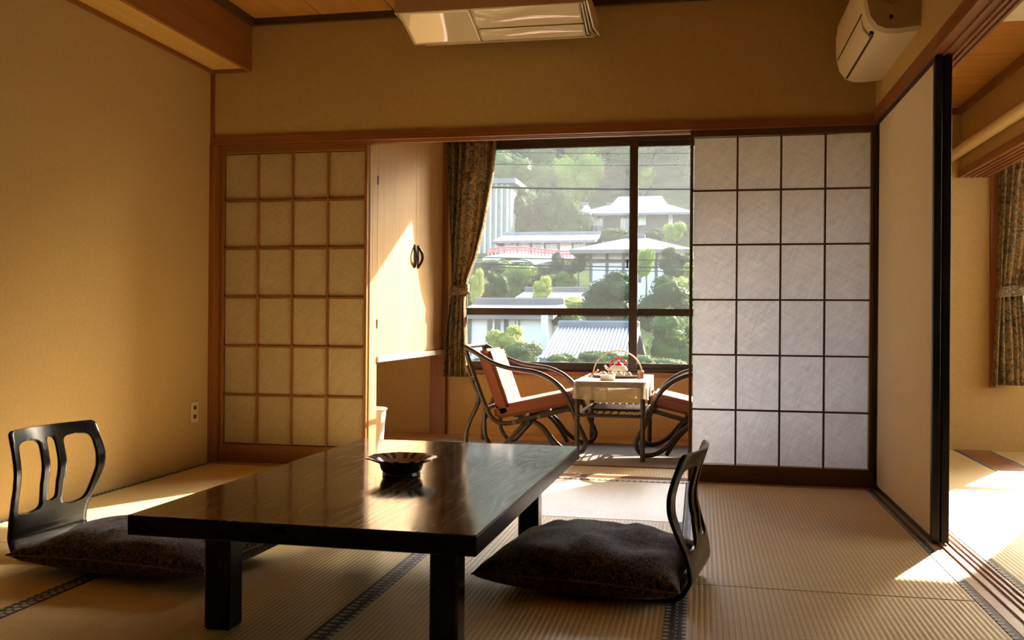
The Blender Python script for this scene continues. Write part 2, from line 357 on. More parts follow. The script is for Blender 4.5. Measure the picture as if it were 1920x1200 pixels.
# windows
def window(name, x0, x1, xm, label):
    w = sthing(name, ((x0+x1)/2, YW+.06, .45), label)
    D = WINF
    f = MB().box(x0, x1, YW+.02, YW+.11, .45, .475).box(x0, x1, YW+.02, YW+.11, 2.03, 2.06)
    f.box(x0, x0+.03, YW+.02, YW+.11, .475, 2.03).box(x1-.03, x1, YW+.02, YW+.11, .475, 2.03); part('window_frame', f, D['z'], w)
    for k, (a, b, y) in enumerate(((x0+.03, xm+.03, YW+.035), (xm-.03, x1-.03, YW+.075))):
        s = MB()
        s.box(a, a+.056, y-.015, y+.015, .476, 2.029, .002).box(b-.056, b, y-.015, y+.015, .476, 2.029, .002)
        for z0, z1 in ((.476, .512), (.838, .886), (1.995, 2.029)): s.box(a+.056, b-.056, y-.014, y+.014, z0, z1)
        so_ = part('sash', s, D['x'], w)
        for z0, z1 in ((.512, .838), (.886, 1.995)): part('pane', MB().box(a+.056, b-.056, y-.0015, y+.0015, z0, z1), GLASS, so_)
    part('latch', MB().box(xm-.042, xm-.032, YW-.005, YW+.02, 1.16, 1.22, .002), plain('latch_brass', (.35, .16, .05), .3, 1), w)
WINF = {a: wood('window_timber_'+a, (.022, .012, .008), (.045, .024, .013), a, .4) for a in 'xyz'}
window('window_1', -1.06, 1.42, .187, 'dark timber sliding window of the veranda')
window('window_2', 2.46, 3.58, 3.24, 'dark timber sliding window of the adjoining room')

# ------------------------------------------------------------------ paper screens
def shoji(x0, x1, y0, y1, xb, zb, label, frame, lw, pm):
    t = thing('shoji_screen', label, 'sliding screen', ((x0+x1)/2, (y0+y1)/2, 0), 0, 'paper sliding screens')
    for a, b in ((x0, xb[0]-lw/2), (xb[-1]+lw/2, x1)): part('stile', MB().box(a, b, y0, y1, .001, 1.765, .002), frame['z'], t)
    a, b = xb[0]-lw/2, xb[-1]+lw/2
    part('top_rail', MB().box(a, b, y0, y1, zb[0]+lw/2, 1.765, .002), frame['x'], t); part('bottom_rail', MB().box(a, b, y0, y1, .001, zb[-1]-lw/2, .002), frame['x'], t)
    for x in xb[1:-1]: part('lattice_bar', MB().box(x-lw/2, x+lw/2, y0+.004, y0+.019, zb[-1]-lw/2, zb[0]+lw/2), frame['z'], t)
    for z in zb[1:-1]: part('lattice_bar', MB().box(a, b, y0+.006, y0+.0185, z-lw/2, z+lw/2), frame['x'], t)
    for i in range(len(xb)-1):
        for j in range(len(zb)-1):
            part('paper_pane', MB().box(xb[i], xb[i+1], y0+.0195, y0+.0203, zb[j+1], zb[j]), pm, t)
SHOL = {a: wood('screen_cedar_'+a, (.22, .085, .02), (.32, .13, .035), a, .45) for a in 'xz'}
SHOR = {a: wood('screen_dark_cedar_'+a, (.085, .038, .016), (.14, .065, .026), a, .45) for a in 'xz'}
shoji(.583, 1.459, .012, .040, [.603, .814, 1.024, 1.233, 1.438], [1.722, 1.457, 1.186, .911, .636, .362, .092],
      'white paper sliding screen in dark lattice backlit beside the window', SHOR, .009, PAPER)
shoji(-2.001, -1.137, .052, .080, [-1.976, -1.776, -1.571, -1.365, -1.159], [1.714, 1.452, 1.187, .915, .643, .371, .104],
      'paper sliding screen tinted for warm room light in red-brown lattice in front of the cupboard', SHOL, .011, PAPER_WARM_LIT)
rs = [o for o in S.objects if o.name.startswith('shoji_screen') and o.location.x > 0][0]
part('lattice_bar', MB().prism([(.806, .640), (.815, .640), (.818, .80), (.817, .905), (.812, .905), (.809, .80)], 'y', .0135, .0155), SHOR['z'], rs, label='warped lattice bar')
# opaque sliding panels on the right
def fusuma(x0, x1, y0, y1, label):
    t = thing('sliding_panel', label, 'sliding door', ((x0+x1)/2, (y0+y1)/2, 0), 0, 'sliding panels at the right side')
    w = .028
    part('panel', MB().box(x0+.003, x1-.003, y0+w, y1-w, .022, 1.755), FUSP, t)
    part('stile', MB().box(x0, x1, y0, y0+w, .001, 1.78, .002), BLK, t); part('stile', MB().box(x0, x1, y1-w, y1, .001, 1.78, .002), BLK, t)
    part('rail', MB().box(x0, x1, y0+w, y1-w, .001, .022, .002), BLK, t); part('rail', MB().box(x0, x1, y0+w, y1-w, 1.755, 1.78, .002), BLK, t)
fusuma(1.470, 1.497, -1.13, -.004, 'pale sliding panel with black lacquered edge facing the tatami room')
fusuma(1.504, 1.531, -1.125, -.004, 'pale sliding panel with black edge stacked behind on the adjoining side')

# ------------------------------------------------------------------ cupboard at the veranda end
cb = thing('cupboard', 'pale veneer wall cupboard with two doors beside the window curtain', 'cupboard', (-1.5, .85, 0))
part('side_panel', MB().box(-1.16, XC, .125, .205, .001, 2.14, .002).box(-1.16, XC, .085, .125, .001, 1.757, .002), PALE, cb)
part('body', MB().box(-2.0, XC-.022, .205, 1.60, .595, 2.14), PALE, cb)
part('back_panel', MB().box(-1.995, -1.16, .088, .10, .001, 1.795), PALE, cb)
part('base_board', MB().box(-2.0, XC+.012, .205, 1.60, .560, .594, .002), WHITE, cb)
HND = plain('dark_bronze', (.02, .012, .008), .35, .6)
for a, b, hy, sg in ((.207, .929, .895, 1), (.932, 1.555, .968, -1)):
    d = part('door', MB().box(XC-.021, XC, a, b, .597, 2.138, .0015), PALE, cb)
    path = [(XC+.004, hy, 1.265)]+[(XC+.004+.018*math.sin(PI*k/10), hy+sg*-.035*math.sin(PI*k/10), 1.265-.013*k) for k in range(1, 10)]+[(XC+.004, hy, 1.135)]
    h = MB().tube(path, .009, 8); h.box(XC-.001, XC+.007, hy-.009, hy+.009, 1.125, 1.275, .002)
    part('handle', h, HND, d, 40, label='dark bronze bow handle')
for z in (.75, 1.55): part('hinge', MB().box(XC, XC+.004, .198, .206, z, z+.05), HND, cb)
bn = thing('waste_bin', 'white waste bin standing under the cupboard', 'bin', (-1.272, .46, 0))
part('bucket', MB().lathe([(.085, .002), (.108, .272), (.104, .272), (.082, .008)], (-1.272, .46, 0), 28), WHITE, bn, 40)
part('rim', MB().tube([(-1.272+.110*math.cos(a*PI/14), .46+.110*math.sin(a*PI/14), .275) for a in range(28)], .005, 8, True), WHITE, bn, 60)

# ------------------------------------------------------------------ curtains
CURT = fabric2('brocade_curtain', [(.38, (.10, .09, .06)), (.46, (.30, .17, .07)), (.53, (.42, .32, .18)), (.60, (.13, .13, .10))], 24, .9, 4, .2, .25, 1.5)
def curtain(prof, tie, yc, label, pleats=6, amp=.035, seed=1):
    """prof: list of (z, xleft, xright)"""
    b = ((prof[0][1]+prof[0][2])/2, yc, prof[-1][0])
    t = thing('curtain', label, 'curtain', b)
    rnd = random.Random(seed); ph = [rnd.uniform(-.4, .4) for _ in range(12)]
    def lerp(z):
        for (z0, a0, b0), (z1, a1, b1) in zip(prof, prof[1:]):
            if z0 >= z >= z1:
                k = (z0-z)/(z0-z1); k = k*k*(3-2*k) if 0 else k
                return a0+(a1-a0)*k, b0+(b1-b0)*k
        return prof[-1][1], prof[-1][2]
    z0, z1 = prof[0][0], prof[-1][0]
    def fn(u, v):
        z = z0+(z1-z0)*v; a, c = lerp(z); w = c-a; ww = prof[0][2]-prof[0][1]
        x = a+w*u+ .010*math.sin(9*u+4*v+ph[3]); A = amp*(.55+.45*min(1.3, w/ww)) + .012*math.sin(7*u+ph[1])
        y = yc+A*math.sin(2*PI*pleats*u+.7*math.sin(3*v+ph[0])+.5*math.sin(2*PI*u+ph[2]))+.01*math.sin(5*v+8*u)
        return (x, y, z)
    o = part('drape', MB().grid(fn, 96, 48), CURT, t, 180)
    md = o.modifiers.new('thick', 'SOLIDIFY'); md.thickness = .004
    a, c = lerp(tie); a -= .004; c += .006; n = 40
    def band(u, v):
        ang = 2*PI*u; return ((a+c)/2+(c-a)/2*math.copysign(abs(math.cos(ang))**.6, math.cos(ang)), yc+(amp+.018)*math.copysign(abs(math.sin(ang))**.6, math.sin(ang)), tie+.034-.068*v+.012*math.cos(ang))
    q = part('tieback', MB().grid(band, n, 3), CURT, t, 180); q.modifiers.new('thick', 'SOLIDIFY').thickness = .006
    rl = part('rail', MB().tube([(prof[0][1]-.02, yc, 2.045), (prof[0][2]+.02, yc, 2.045)], .010, 8), MET, t, 40)
def cx(u, v, y=1.52): return at_y(u, v, y).x
prof = [(2.04, -1.105, -.75)]
for (vl, ul, ur) in ((330, 838, 933), (420, 840, 919), (480, 842, 905), (520, 845, 890), (545, 848, 884), (570, 843, 883), (620, 836, 884), (706, 832, 885)):
    prof.append((at_y(ul, vl, 1.535).z, cx(ul, vl, 1.535), cx(ur, vl, 1.535)-.03))
curtain(prof, 1.005, 1.535, 'brown brocade curtain tied back beside the cupboard', 6, .028, 1)
W = .19
curtain([(2.04, 1.00, 1.44), (1.5, 1.00, 1.44), (1.05, 1.03, 1.42), (.98, 1.05, 1.40), (.7, 1.02, 1.44), (.43, 1.0, 1.45)], 1.005, 1.535, 'brown brocade curtain tied back behind the white paper screen', 6, .028, 4)
pr = [(2.04, 2.43, 2.83)]
for (vl, ul, ur) in ((330, 1872, 1958), (480, 1868, 1938), (545, 1869, 1919), (570, 1868, 1921), (640, 1864, 1930), (722, 1861, 1934)):
    pr.append((at_y(ul, vl, 1.535).z, cx(ul, vl, 1.535), cx(ur, vl, 1.535)))
curtain(pr, 1.005, 1.535, 'brown brocade curtain tied back in the adjoining room', 6, .028, 7)
curtain([(2.04, 3.16, 3.5), (1.1, 3.18, 3.48), (.98, 3.20, 3.46), (.43, 3.17, 3.5)], 1.005, 1.535, 'brown brocade curtain at the far jamb of the adjoining room window', 5, .028, 9)
struct('trim_12', MB().box(2.425, 2.46, YW-.03, YW, .40, 2.06), RED['z'], 'timber jamb beside the adjoining room curtain')

# ------------------------------------------------------------------ low table
def table_top_mat():
    M, n, b, o = mat('oiled_black_grain'); b.inputs['Roughness'].default_value = .2; b.inputs['Specular IOR Level'].default_value = .8
    v = coords(n, (7, .8, 7)); nz = nd(n, 'ShaderNodeTexNoise', Scale=1.0, Detail=3.0, Distortion=.35); n.links.new(v, nz.inputs['Vector'])
    ml = nd(n, 'ShaderNodeMath', operation='MULTIPLY'); ml.inputs[1].default_value = 16.0; n.links.new(nz.outputs[0], ml.inputs[0])
    fr = nd(n, 'ShaderNodeMath', operation='FRACT'); n.links.new(ml.outputs[0], fr.inputs[0])
    v2 = coords(n, (300, 3.5, 60)); n2 = nd(n, 'ShaderNodeTexNoise', Scale=1.0, Detail=2.0); n.links.new(v2, n2.inputs['Vector'])
    mu = nd(n, 'ShaderNodeMath', operation='MULTIPLY'); n.links.new(fr.outputs[0], mu.inputs[0]); n.links.new(n2.outputs[0], mu.inputs[1])
    n.links.new(ramp(n, mu.outputs[0], [(.20, (.016, .012, .010)), (.60, (.22, .195, .175))]), b.inputs['Base Color'])
    n.links.new(ramp(n, mu.outputs[0], [(.25, (.10, .10, .10)), (.6, (.17, .17, .17))]), b.inputs['Roughness'])
    bump(n, mu.outputs[0], b, .006, .0003); return M
TT = (-.252, -2.035, 0)
tb = thing('low_table', 'black wood-grained low table on the tatami between two floor chairs', 'table', TT, math.radians(-1.2))
part('table_top', MB().box(-.43, .43, -.753, .753, .282, .328, .003), LACQ, tb, None, False)
part('grained_veneer', MB().box(-.428, .428, -.751, .751, .3278, .330), table_top_mat(), tb, None, False)
for sx in (-1, 1):
    for sy in (-1, 1):
        cx_, cy_ = sx*.315+(.005 if sx < 0 else -.02), sy*.515
        part('leg', MB().box(cx_-.036, cx_+.036, cy_-.036, cy_+.036, .0, .285, .006), LACQ, tb, None, False)
def apron(a0, a1, drop=.055, n=28):
    pts = [(a0, .283), (a0, .232)]
    for i in range(n+1):
        k = i/n; d = min(k, 1-k); z = .247
        if d < .16: z = .232 + .0 * d
        elif d < .22: q = (d-.16)/.06; z = .228+.020*math.sin(q*PI/2)
        pts.append((a0+(a1-a0)*k, z))
    pts += [(a1, .232), (a1, .283)]; return pts
for y in (-.515, .515): part('apron', MB().prism(apron(-.275, .26), 'y', y-.012, y+.012), LACQ, tb, None, False)
for x in (-.31, .295): part('apron', MB().prism(apron(-.48, .48), 'x', x-.012, x+.012), LACQ, tb, None, False)

# dish
def dish_mat():
    M, n, b, o = mat('painted_dish'); b.inputs['Roughness'].default_value = .15
    t = nd(n, 'ShaderNodeTexCoord'); sx = nd(n, 'ShaderNodeSeparateXYZ'); n.links.new(t.outputs['Object'], sx.inputs[0])
    at = nd(n, 'ShaderNodeMath', operation='ARCTAN2'); n.links.new(sx.outputs[1], at.inputs[0]); n.links.new(sx.outputs[0], at.inputs[1])
    ml = nd(n, 'ShaderNodeMath', operation='MULTIPLY'); ml.inputs[1].default_value = 8/(2*PI); n.links.new(at.outputs[0], ml.inputs[0])
    fr = nd(n, 'ShaderNodeMath', operation='FRACT'); n.links.new(ml.outputs[0], fr.inputs[0])
    f2 = nd(n, 'ShaderNodeMath', operation='PINGPONG'); f2.inputs[1].default_value = .5; n.links.new(fr.outputs[0], f2.inputs[0])
    ln = nd(n, 'ShaderNodeVectorMath', operation='LENGTH'); cb_ = nd(n, 'ShaderNodeCombineXYZ'); n.links.new(sx.outputs[0], cb_.inputs[0]); n.links.new(sx.outputs[1], cb_.inputs[1]); n.links.new(cb_.outputs[0], ln.inputs[0])
    a = ramp(n, f2.outputs[0], [(.0, (.55, .48, .38)), (.07, (.55, .48, .38)), (.09, (.03, .018, .012)), (.27, (.03, .018, .012)), (.30, (.38, .30, .20)), (.36, (.42, .34, .24)), (.5, (.12, .07, .04))], 'CONSTANT')
    r_ = ramp(n, ln.outputs['Value'], [(0, (1, 1, 1)), (.062, (1, 1, 1)), (.066, (0, 0, 0)), (.104, (0, 0, 0)), (.1045, (1, 1, 1))], 'CONSTANT')
    mx = nd(n, 'ShaderNodeMixRGB'); n.links.new(r_, mx.inputs[0]); n.links.new(a, mx.inputs[1]); mx.inputs[2].default_value = (.36, .27, .16, 1)
    n.links.new(mx.outputs[0], b.inputs['Base Color']); return M
DC = (-.245, -2.07, .330)
ds = thing('footed_dish', 'octagonal painted ceramic dish on a dark foot on the low table', 'dish', DC)
DM = dish_mat(); DK = plain('dark_glaze', (.03, .024, .018), .2)
octf = lambda a, r: (math.cos(PI/8)/math.cos(((a+PI/8) % (PI/4))-PI/8) if r > .07 else 1)
part('bowl', MB().lathe([(.0, .030), (.055, .030), (.062, .034), (.085, .043), (.109, .051), (.111, .053), (.108, .055), (.084, .049), (.062, .040), (.055, .0355), (0, .0355)], DC, 48, octf), DM, ds, 35)
part('foot', MB().lathe([(.056, .0005), (.058, .003), (.056, .012), (.060, .016), (.063, .022), (.066, .034), (.0, .034)], DC, 36), DK, ds, 35)

# ------------------------------------------------------------------ legless floor chairs
def spline(pts, n):
    P = [Vector((*p, 0)) for p in pts]; P = [2*P[0]-P[1]]+P+[2*P[-1]-P[-2]]; out = []
    for i in range(1, len(P)-2):
        for k in range(n):
            t = k/n; a, b, c, d = P[i-1:i+3]
            q = .5*((2*b)+(c-a)*t+(2*a-5*b+4*c-d)*t*t+(3*b-a-3*c+d)*t**3); out.append((q.x, q.y))
    out.append(pts[-1]); return out
def zaisu_meshes():
    prof = spline([(.40, .008), (.30, .007), (.16, .007), (.07, .008), (.028, .020), (.004, .055), (.002, .085), (.012, .130), (.032, .185), (.050, .245), (.054, .295), (.045, .345), (.030, .395), (.020, .425)], 24)
    mb = MB(); rows = []
    def halfw(z, i):
        if z < .02 and i < 100: return .185
        pts = [(0, .185), (.06, .178), (.10, .178), (.15, .186), (.20, .199), (.26, .210), (.31, .210), (.36, .205), (.412, .200), (.420, .194), (.425, .184)]
        for (a, wa), (b, wb) in zip(pts, pts[1:]):
            if a <= z <= b: return wa+(wb-wa)*(z-a)/(b-a)
        return .188
    H0, H1 = .138, .384
    for i, (x, z) in enumerate(prof):
        W = halfw(z, i)
        lo = lambda c, h, a=H0, b=H1: h*max(0, (1-abs((z-(a+b)/2)/((b-a)/2))**16))**.5 if a < z < b else 0
        hs = []
        for (c, h, a) in ((-.110, .058, H0+.004), (0, .021, H0+.03), (.110, .058, H0+.004)):
            k = lo(c, h*(W/.2) if abs(c) > .05 else h, a); cc = c*(W/.2); hs.append((cc-k, cc+k))
        br = [-W, hs[0][0], hs[0][1], hs[1][0], hs[1][1], hs[2][0], hs[2][1], W]
        curve = .034*min(1, max(0, (z-.09)/.14))
        row = []
        for s in range(4):
            a, b = br[2*s], br[2*s+1]
            for q in range(5):
                y = a+(b-a)*q/4; row.append((x+curve*((y/.2)**2-1), y, z))
        rows.append((row, [k[1]-k[0] > 1e-4 for k in hs]))
    n0 = 0; idx = []
    for row, _ in rows: idx.append(len(mb.v)); mb.v += row
    for i in range(len(rows)-1):
        for s in range(4):
            for q in range(4):
                a = idx[i]+s*5+q; b = idx[i+1]+s*5+q; mb.f.append((a, a+1, b+1, b))
    return mb
ZB = zaisu_meshes()
ZM = ZB.mesh('bentwood_shell', (0, 0, 0), 40)
def zaisu(loc, rz, label):
    t = thing('floor_chair', label, 'chair', loc, rz, 'legless floor chairs at the low table')
    o = link('bentwood_shell', ZM, LACQ, t); md = o.modifiers.new('thick', 'SOLIDIFY'); md.thickness = .011; md.offset = 0
    bv = o.modifiers.new('bev', 'BEVEL'); bv.width = .002; bv.segments = 1; bv.limit_method = 'ANGLE'; bv.angle_limit = 1.0
    return t
zaisu((-1.572, -1.910, 0), math.radians(-5), 'black bentwood legless chair with slotted back beside the plain wall with the socket')
zaisu((.642, -1.925, 0), math.radians(180-9), 'black bentwood legless chair with slotted back near the white paper screen')
ZAB = fabric2('brocade_cushion', [(.40, (.012, .014, .019)), (.50, (.022, .022, .026)), (.53, (.30, .19, .09)), (.60, (.05, .04, .03))], 95, .8, 1.0, .5); ZAB.node_tree.nodes['Principled BSDF'].inputs['Sheen Weight'].default_value = .25; ZAB.node_tree.nodes['Principled BSDF'].inputs['Sheen Tint'].default_value = (.7, .8, 1, 1)
def cushion(loc, rz, sx, sy, h, label, seed, tiltx=0, lift=.016, yel=True):
    t = thing('floor_cushion', label, 'cushion', loc, rz, 'brocade floor cushions')
    N = 44
    def rim(u, v):
        px = sx*u*(1-.10*(1-v*v)*abs(u)**3); py = sy*v*(1-.10*(1-u*u)*abs(v)**3); return px, py
    def surf(sgn):
        def fn(a, b):
            u, v = 2*a-1, 2*b-1; u = math.copysign(abs(u)**.85, u); v = math.copysign(abs(v)**.85, v)
            px, py = rim(u, v); e = max(0, (1-u*u)*(1-v*v))**.36
            nz = noise.noise(Vector((px*9+seed, py*9, sgn)))*.012+noise.noise(Vector((px*22+seed, py*7, 3)))*.006
            mid = lift+.050
            if sgn > 0: z = mid+(h-mid)*e*(1-.16*math.exp(-((u-.55)**2+(v+.2)**2)/.12))+nz*e*1.6
            else: z = mid-(mid-lift)*min(1, e*1.5)
            z += tiltx*px
            return (px, py, max(z, lift))
        return fn
    mb = MB().grid(surf(1), N, N).grid(surf(-1), N, N)
    part('cover', mb, ZAB, t, 75, False)
    path = []
    for k in range(160):
        q = k/160*4; s = int(q); f = q-s
        u, v = ((-1+2*f, -1), (1, -1+2*f), (1-2*f, 1), (-1, 1-2*f))[s]; px, py = rim(u, v); path.append((px, py, lift+.050+tiltx*px))
    part('piping', MB().tube(path, .0028, 5, True), plain('seam_cord', (.16, .11, .045), .8), t, 60, False)
cushion((.325, -1.905, 0), math.radians(-7), .300, .280, .160, 'plump dark brocade cushion on the legless chair near the paper screen', 2.3)
cushion((-1.080, -2.015, 0), math.radians(-5), .350, .275, .140, 'flatter dark brocade cushion on the legless chair beside the plain wall with the socket', 8.1)

# ------------------------------------------------------------------ rattan chairs and tea table on the veranda
RAT = wood('dark_rattan', (.034, .020, .013), (.065, .040, .026), 'x', .3, 1.2, .6, coat=.2)
UPH = plain('rose_brown_upholstery', (.33, .13, .09), .9, spec=.1, var=.06, scale=80, bmp=.15)
SEATF = plain('pale_seat_cloth', (.66, .50, .46), .9, spec=.1, var=.05, scale=90, bmp=.15)
def crv(pts, n=6): return spline(pts, n)
def rattan_chair(cx0, cy0, rz, label):
    t = thing('rattan_chair', label, 'chair', (cx0, cy0, .0062), rz, 'rattan armchairs on the veranda')
    X0 = -.38
    L = lambda pts: [(x-X0, z) for x, z in pts]
    arm = L([(-.752, .633), (-.692, .601), (-.593, .545), (-.495, .512), (-.397, .498), (-.317, .486), (-.236, .452), (-.172, .403), (-.134, .352), (-.098, .276), (-.059, .177), (-.021, .100), (-.017, .059), (-.042, .024), (-.085, .016), (-.14, .030), (-.20, .075), (-.266, .155), (-.33, .196)])
    back = L([(-.752, .633), (-.728, .543), (-.691, .441), (-.651, .336), (-.617, .257), (-.574, .197), (-.508, .176), (-.411, .192), (-.299, .224), (-.203, .249), (-.108, .276)])
    rear = L([(-.745, .520), (-.707, .415), (-.672, .335), (-.684, .271), (-.722, .19), (-.747, .110), (-.749, .016)])
    loop = L([(-.630, .262), (-.636, .176), (-.626, .090), (-.585, .030), (-.535, .022), (-.475, .085), (-.400, .165), (-.360, .190), (-.315, .180), (-.262, .128), (-.215, .060), (-.190, .016)])
    for sy in (-1, 1):
        y = sy*.255
        for nm, c, r in (('arm_cane', arm, .0145), ('side_cane', back, .0145), ('rear_leg', rear, .0135), ('leg_loop', loop, .013)):
            off = .0 if nm == 'arm_cane' else (-.014*sy if nm == 'side_cane' else -.030*sy)
            part(nm, MB().tube([(x, y+off, z) for x, z in crv(c)], r, 9), RAT, t, 60, False)
        for (x, z) in ((-.700-X0, .44), (-.108-X0, .276), (-.36-X0, .19)):
            part('binding', MB().tube([(x-.012, y-.012*sy, z-.004), (x+.012, y-.012*sy, z+.004)], .021, 10), RAT, t, 60, False)
    for (x, z) in ((-.752-X0, .633), (-.620-X0, .262), (-.30-X0, .222), (-.12-X0, .270), (-.45-X0, .182)):
        part('cross_cane', MB().tube([(x, -.255, z), (x, .255, z)], .0125, 9), RAT, t, 60, False)
    def slab(pts_low, th, nm):
        # cushion following a straight profile, rounded long edges
        (xa, za), (xb, zb) = pts_low; d = Vector((xb-xa, 0, zb-za)).normalized(); nrm = Vector((-d.z, 0, d.x))
        if nrm.z < 0 and nm == 'seat_cushion': nrm = -nrm
        if nm == 'back_cushion' and nrm.x < 0: nrm = -nrm
        ln = math.hypot(xb-xa, zb-za); b = bmesh.new(); w = .215
        vs = []
        for yy in (-w, w):
            for s_, q in ((0, 0), (ln, 0), (ln, th), (0, th)): p = Vector((xa, 0, za))+d*s_+nrm*q; vs.append(b.verts.new((p.x, yy, p.z)))
        for f in ((0, 1, 2, 3), (4, 7, 6, 5), (0, 4, 5, 1), (1, 5, 6, 2), (2, 6, 7, 3), (3, 7, 4, 0)): b.faces.new([vs[i] for i in f])
        bmesh.ops.bevel(b, geom=list(b.edges), offset=.018, segments=3, affect='EDGES')
        return MB().bm(b), nrm, d, ln, w
    for nm, ends in (('seat_cushion', ((-.572-X0, .192), (-.085-X0, .300))), ('back_cushion', ((-.548-X0, .205), (-.690-X0, .600)))):
        mb, nrm, d, ln, w = slab(ends, .078, nm); o = part(nm, mb, UPH, t, 50, False)
        # pale top panel of the cushion
        c0 = Vector((ends[0][0], 0, ends[0][1]))+nrm*.0785; b = .020
        vs = [c0+d*b+Vector((0, -w+b, 0)), c0+d*(ln-b)+Vector((0, -w+b, 0)), c0+d*(ln-b)+Vector((0, w-b, 0)), c0+d*b+Vector((0, w-b, 0))]
        tp = MB().add(vs+[p+nrm*.003 for p in vs], [(0, 3, 2, 1), (4, 5, 6, 7), (0, 1, 5, 4), (1, 2, 6, 5), (2, 3, 7, 6), (3, 0, 4, 7)])
        part('face_panel', tp, SEATF, o, None, False, label='paler face cloth of the cushion')
    return t
rattan_chair(-.38, .975, 0, 'dark rattan armchair with rose-brown cushions beside the brown window curtain')
rattan_chair(.641, .975, PI, 'dark rattan armchair half hidden behind the white paper screen')
# tea table
TX0, TX1, TY0, TY1 = -.062, .338, .545, 1.325
tt = thing('tea_table', 'dark rattan tea table with lower shelf between the armchairs', 'table', ((TX0+TX1)/2, (TY0+TY1)/2, .007))
for x in (TX0+.014, TX1-.014):
    for y in (TY0+.014, TY1-.014): part('leg', MB().tube([(x, y, .007), (x, y, .445)], .0145, 10), RAT, tt, 50)
for y in (TY0+.014, TY1-.014):
    for z in (.262, .432): part('rail', MB().tube([(TX0, y, z), (TX1, y, z)], .0105, 8), RAT, tt, 50)
for x in (TX0+.014, TX1-.014):
    for z in (.262, .432): part('rail', MB().tube([(x, TY0, z), (x, TY1, z)], .0105, 8), RAT, tt, 50)
part('table_top', MB().box(TX0, TX1, TY0, TY1, .443, .455, .003), RAT, tt)
for i in range(9): part('shelf_slat', MB().tube([(TX0+.03+i*.0425, TY0+.014, .272), (TX0+.03+i*.0425, TY1-.014, .272)], .005, 6), RAT, tt, 50)
def cloth_mat():
    M, n, b, o = mat('sheer_tablecloth'); b.inputs['Base Color'].default_value = (.80, .74, .62, 1); b.inputs['Roughness'].default_value = .8
    tr = nd(n, 'ShaderNodeBsdfTransparent'); tl = nd(n, 'ShaderNodeBsdfTranslucent', Color=(.75, .68, .52, 1))
    m1 = nd(n, 'ShaderNodeMixShader'); m1.inputs[0].default_value = .3; n.links.new(b.outputs[0], m1.inputs[1]); n.links.new(tl.outputs[0], m1.inputs[2])
    nz = nd(n, 'ShaderNodeTexNoise', Scale=22.0, Detail=4.0); n.links.new(coords(n), nz.inputs['Vector'])
    mr = nd(n, 'ShaderNodeMapRange'); mr.inputs['To Min'].default_value = .25; mr.inputs['To Max'].default_value = .65; n.links.new(nz.outputs[0], mr.inputs[0])
    m2 = nd(n, 'ShaderNodeMixShader'); n.links.new(mr.outputs[0], m2.inputs[0]); n.links.new(m1.outputs[0], m2.inputs[1]); n.links.new(tr.outputs[0], m2.inputs[2])
    n.links.new(m2.outputs[0], o.inputs[0]); return M
CLO = cloth_mat()
WCL = plain('white_cloth', (.82, .78, .70), .85, spec=.1)
tc = thing('tablecloth', 'pale cloth with sheer hanging edge over the tea table', 'tablecloth', ((TX0+TX1)/2, (TY0+TY1)/2, .456))
e = .006
part('top_cloth', MB().box(TX0-e, TX1+e, TY0-e, TY1+e, .4555, .4575, .0006), WCL, tc)
def drop(p0, p1, nrm, n=40):
    def fn(u, v):
        x = p0[0]+(p1[0]-p0[0])*u; y = p0[1]+(p1[1]-p0[1])*u
        w = (.006*math.sin(14*u+1)+.004*math.sin(31*u))*v+.002
        return (x+nrm[0]*w, y+nrm[1]*w, .4565-v*(.098+.008*math.sin(6*u)))
    return MB().grid(fn, n, 6)
for p0, p1, nr in (((TX0-e, TY0-e), (TX1+e, TY0-e), (0, -1)), ((TX0-e, TY1+e), (TX1+e, TY1+e), (0, 1)), ((TX0-e, TY0-e), (TX0-e, TY1+e), (-1, 0)), ((TX1+e, TY0-e), (TX1+e, TY1+e), (1, 0))):
    part('hanging_edge', drop(p0, p1, nr), CLO, tc, 180)
single('magazine', MB().box(.02, .30, .66, 1.0, .278, .292, .002), plain('dark_cover', (.03, .03, .034), .35), 'dark flat folder on the tea table shelf', 'folder')
# tea things on the cloth
ZT = .4577
tray = thing('tea_tray', 'round brown tray with arched handle on the tea table', 'tray', (.145, .98, ZT))
BRW = wood('tray_wood', (.10, .05, .022), (.17, .09, .04), 'x', .3)
part('plate', MB().lathe([(.0, .001), (.150, .001), (.162, .016), (.157, .017), (.147, .006), (0, .006)], (.145, .98, ZT), 40), BRW, tray, 40)
part('handle', MB().tube([(.145+.150*math.cos(PI*k/24), .98, ZT+.012+.150*math.sin(PI*k/24)) for k in range(25)], .004, 8), plain('bamboo', (.55, .42, .25), .4), tray, 50)
PORC = plain('white_porcelain', (.80, .76, .70), .15); CUPB = plain('brown_glaze', (.18, .075, .035), .2); REDM = plain('red_lacquer', (.62, .015, .015), .25)
pot = thing('teapot', 'pale teapot with red lid and red arched handle on the tray', 'teapot', (.145, 1.045, ZT+.006))
pc = (.145, 1.045, ZT+.006)
part('body', MB().lathe([(.0, 0), (.036, .0), (.056, .022), (.058, .040), (.044, .060), (.026, .066), (0, .066)], pc, 28), PORC, pot, 50)
part('lid', MB().lathe([(.030, .066), (.026, .074), (.010, .079), (.008, .084), (.010, .090), (0, .093)], pc, 20), REDM, pot, 50)
part('handle', MB().tube([(pc[0]+.056*math.cos(PI*k/16), pc[1], pc[2]+.045+.062*math.sin(PI*k/16)) for k in range(17)], [.0035+(.004 if k in (3, 4, 12, 13) else 0) for k in range(17)], 7), REDM, pot, 50)
part('spout', MB().tube([(pc[0]-.050, pc[1], pc[2]+.028), (pc[0]-.075, pc[1], pc[2]+.044), (pc[0]-.086, pc[1], pc[2]+.062)], [.012, .009, .007], 9), PORC, pot, 50)
cup0 = None
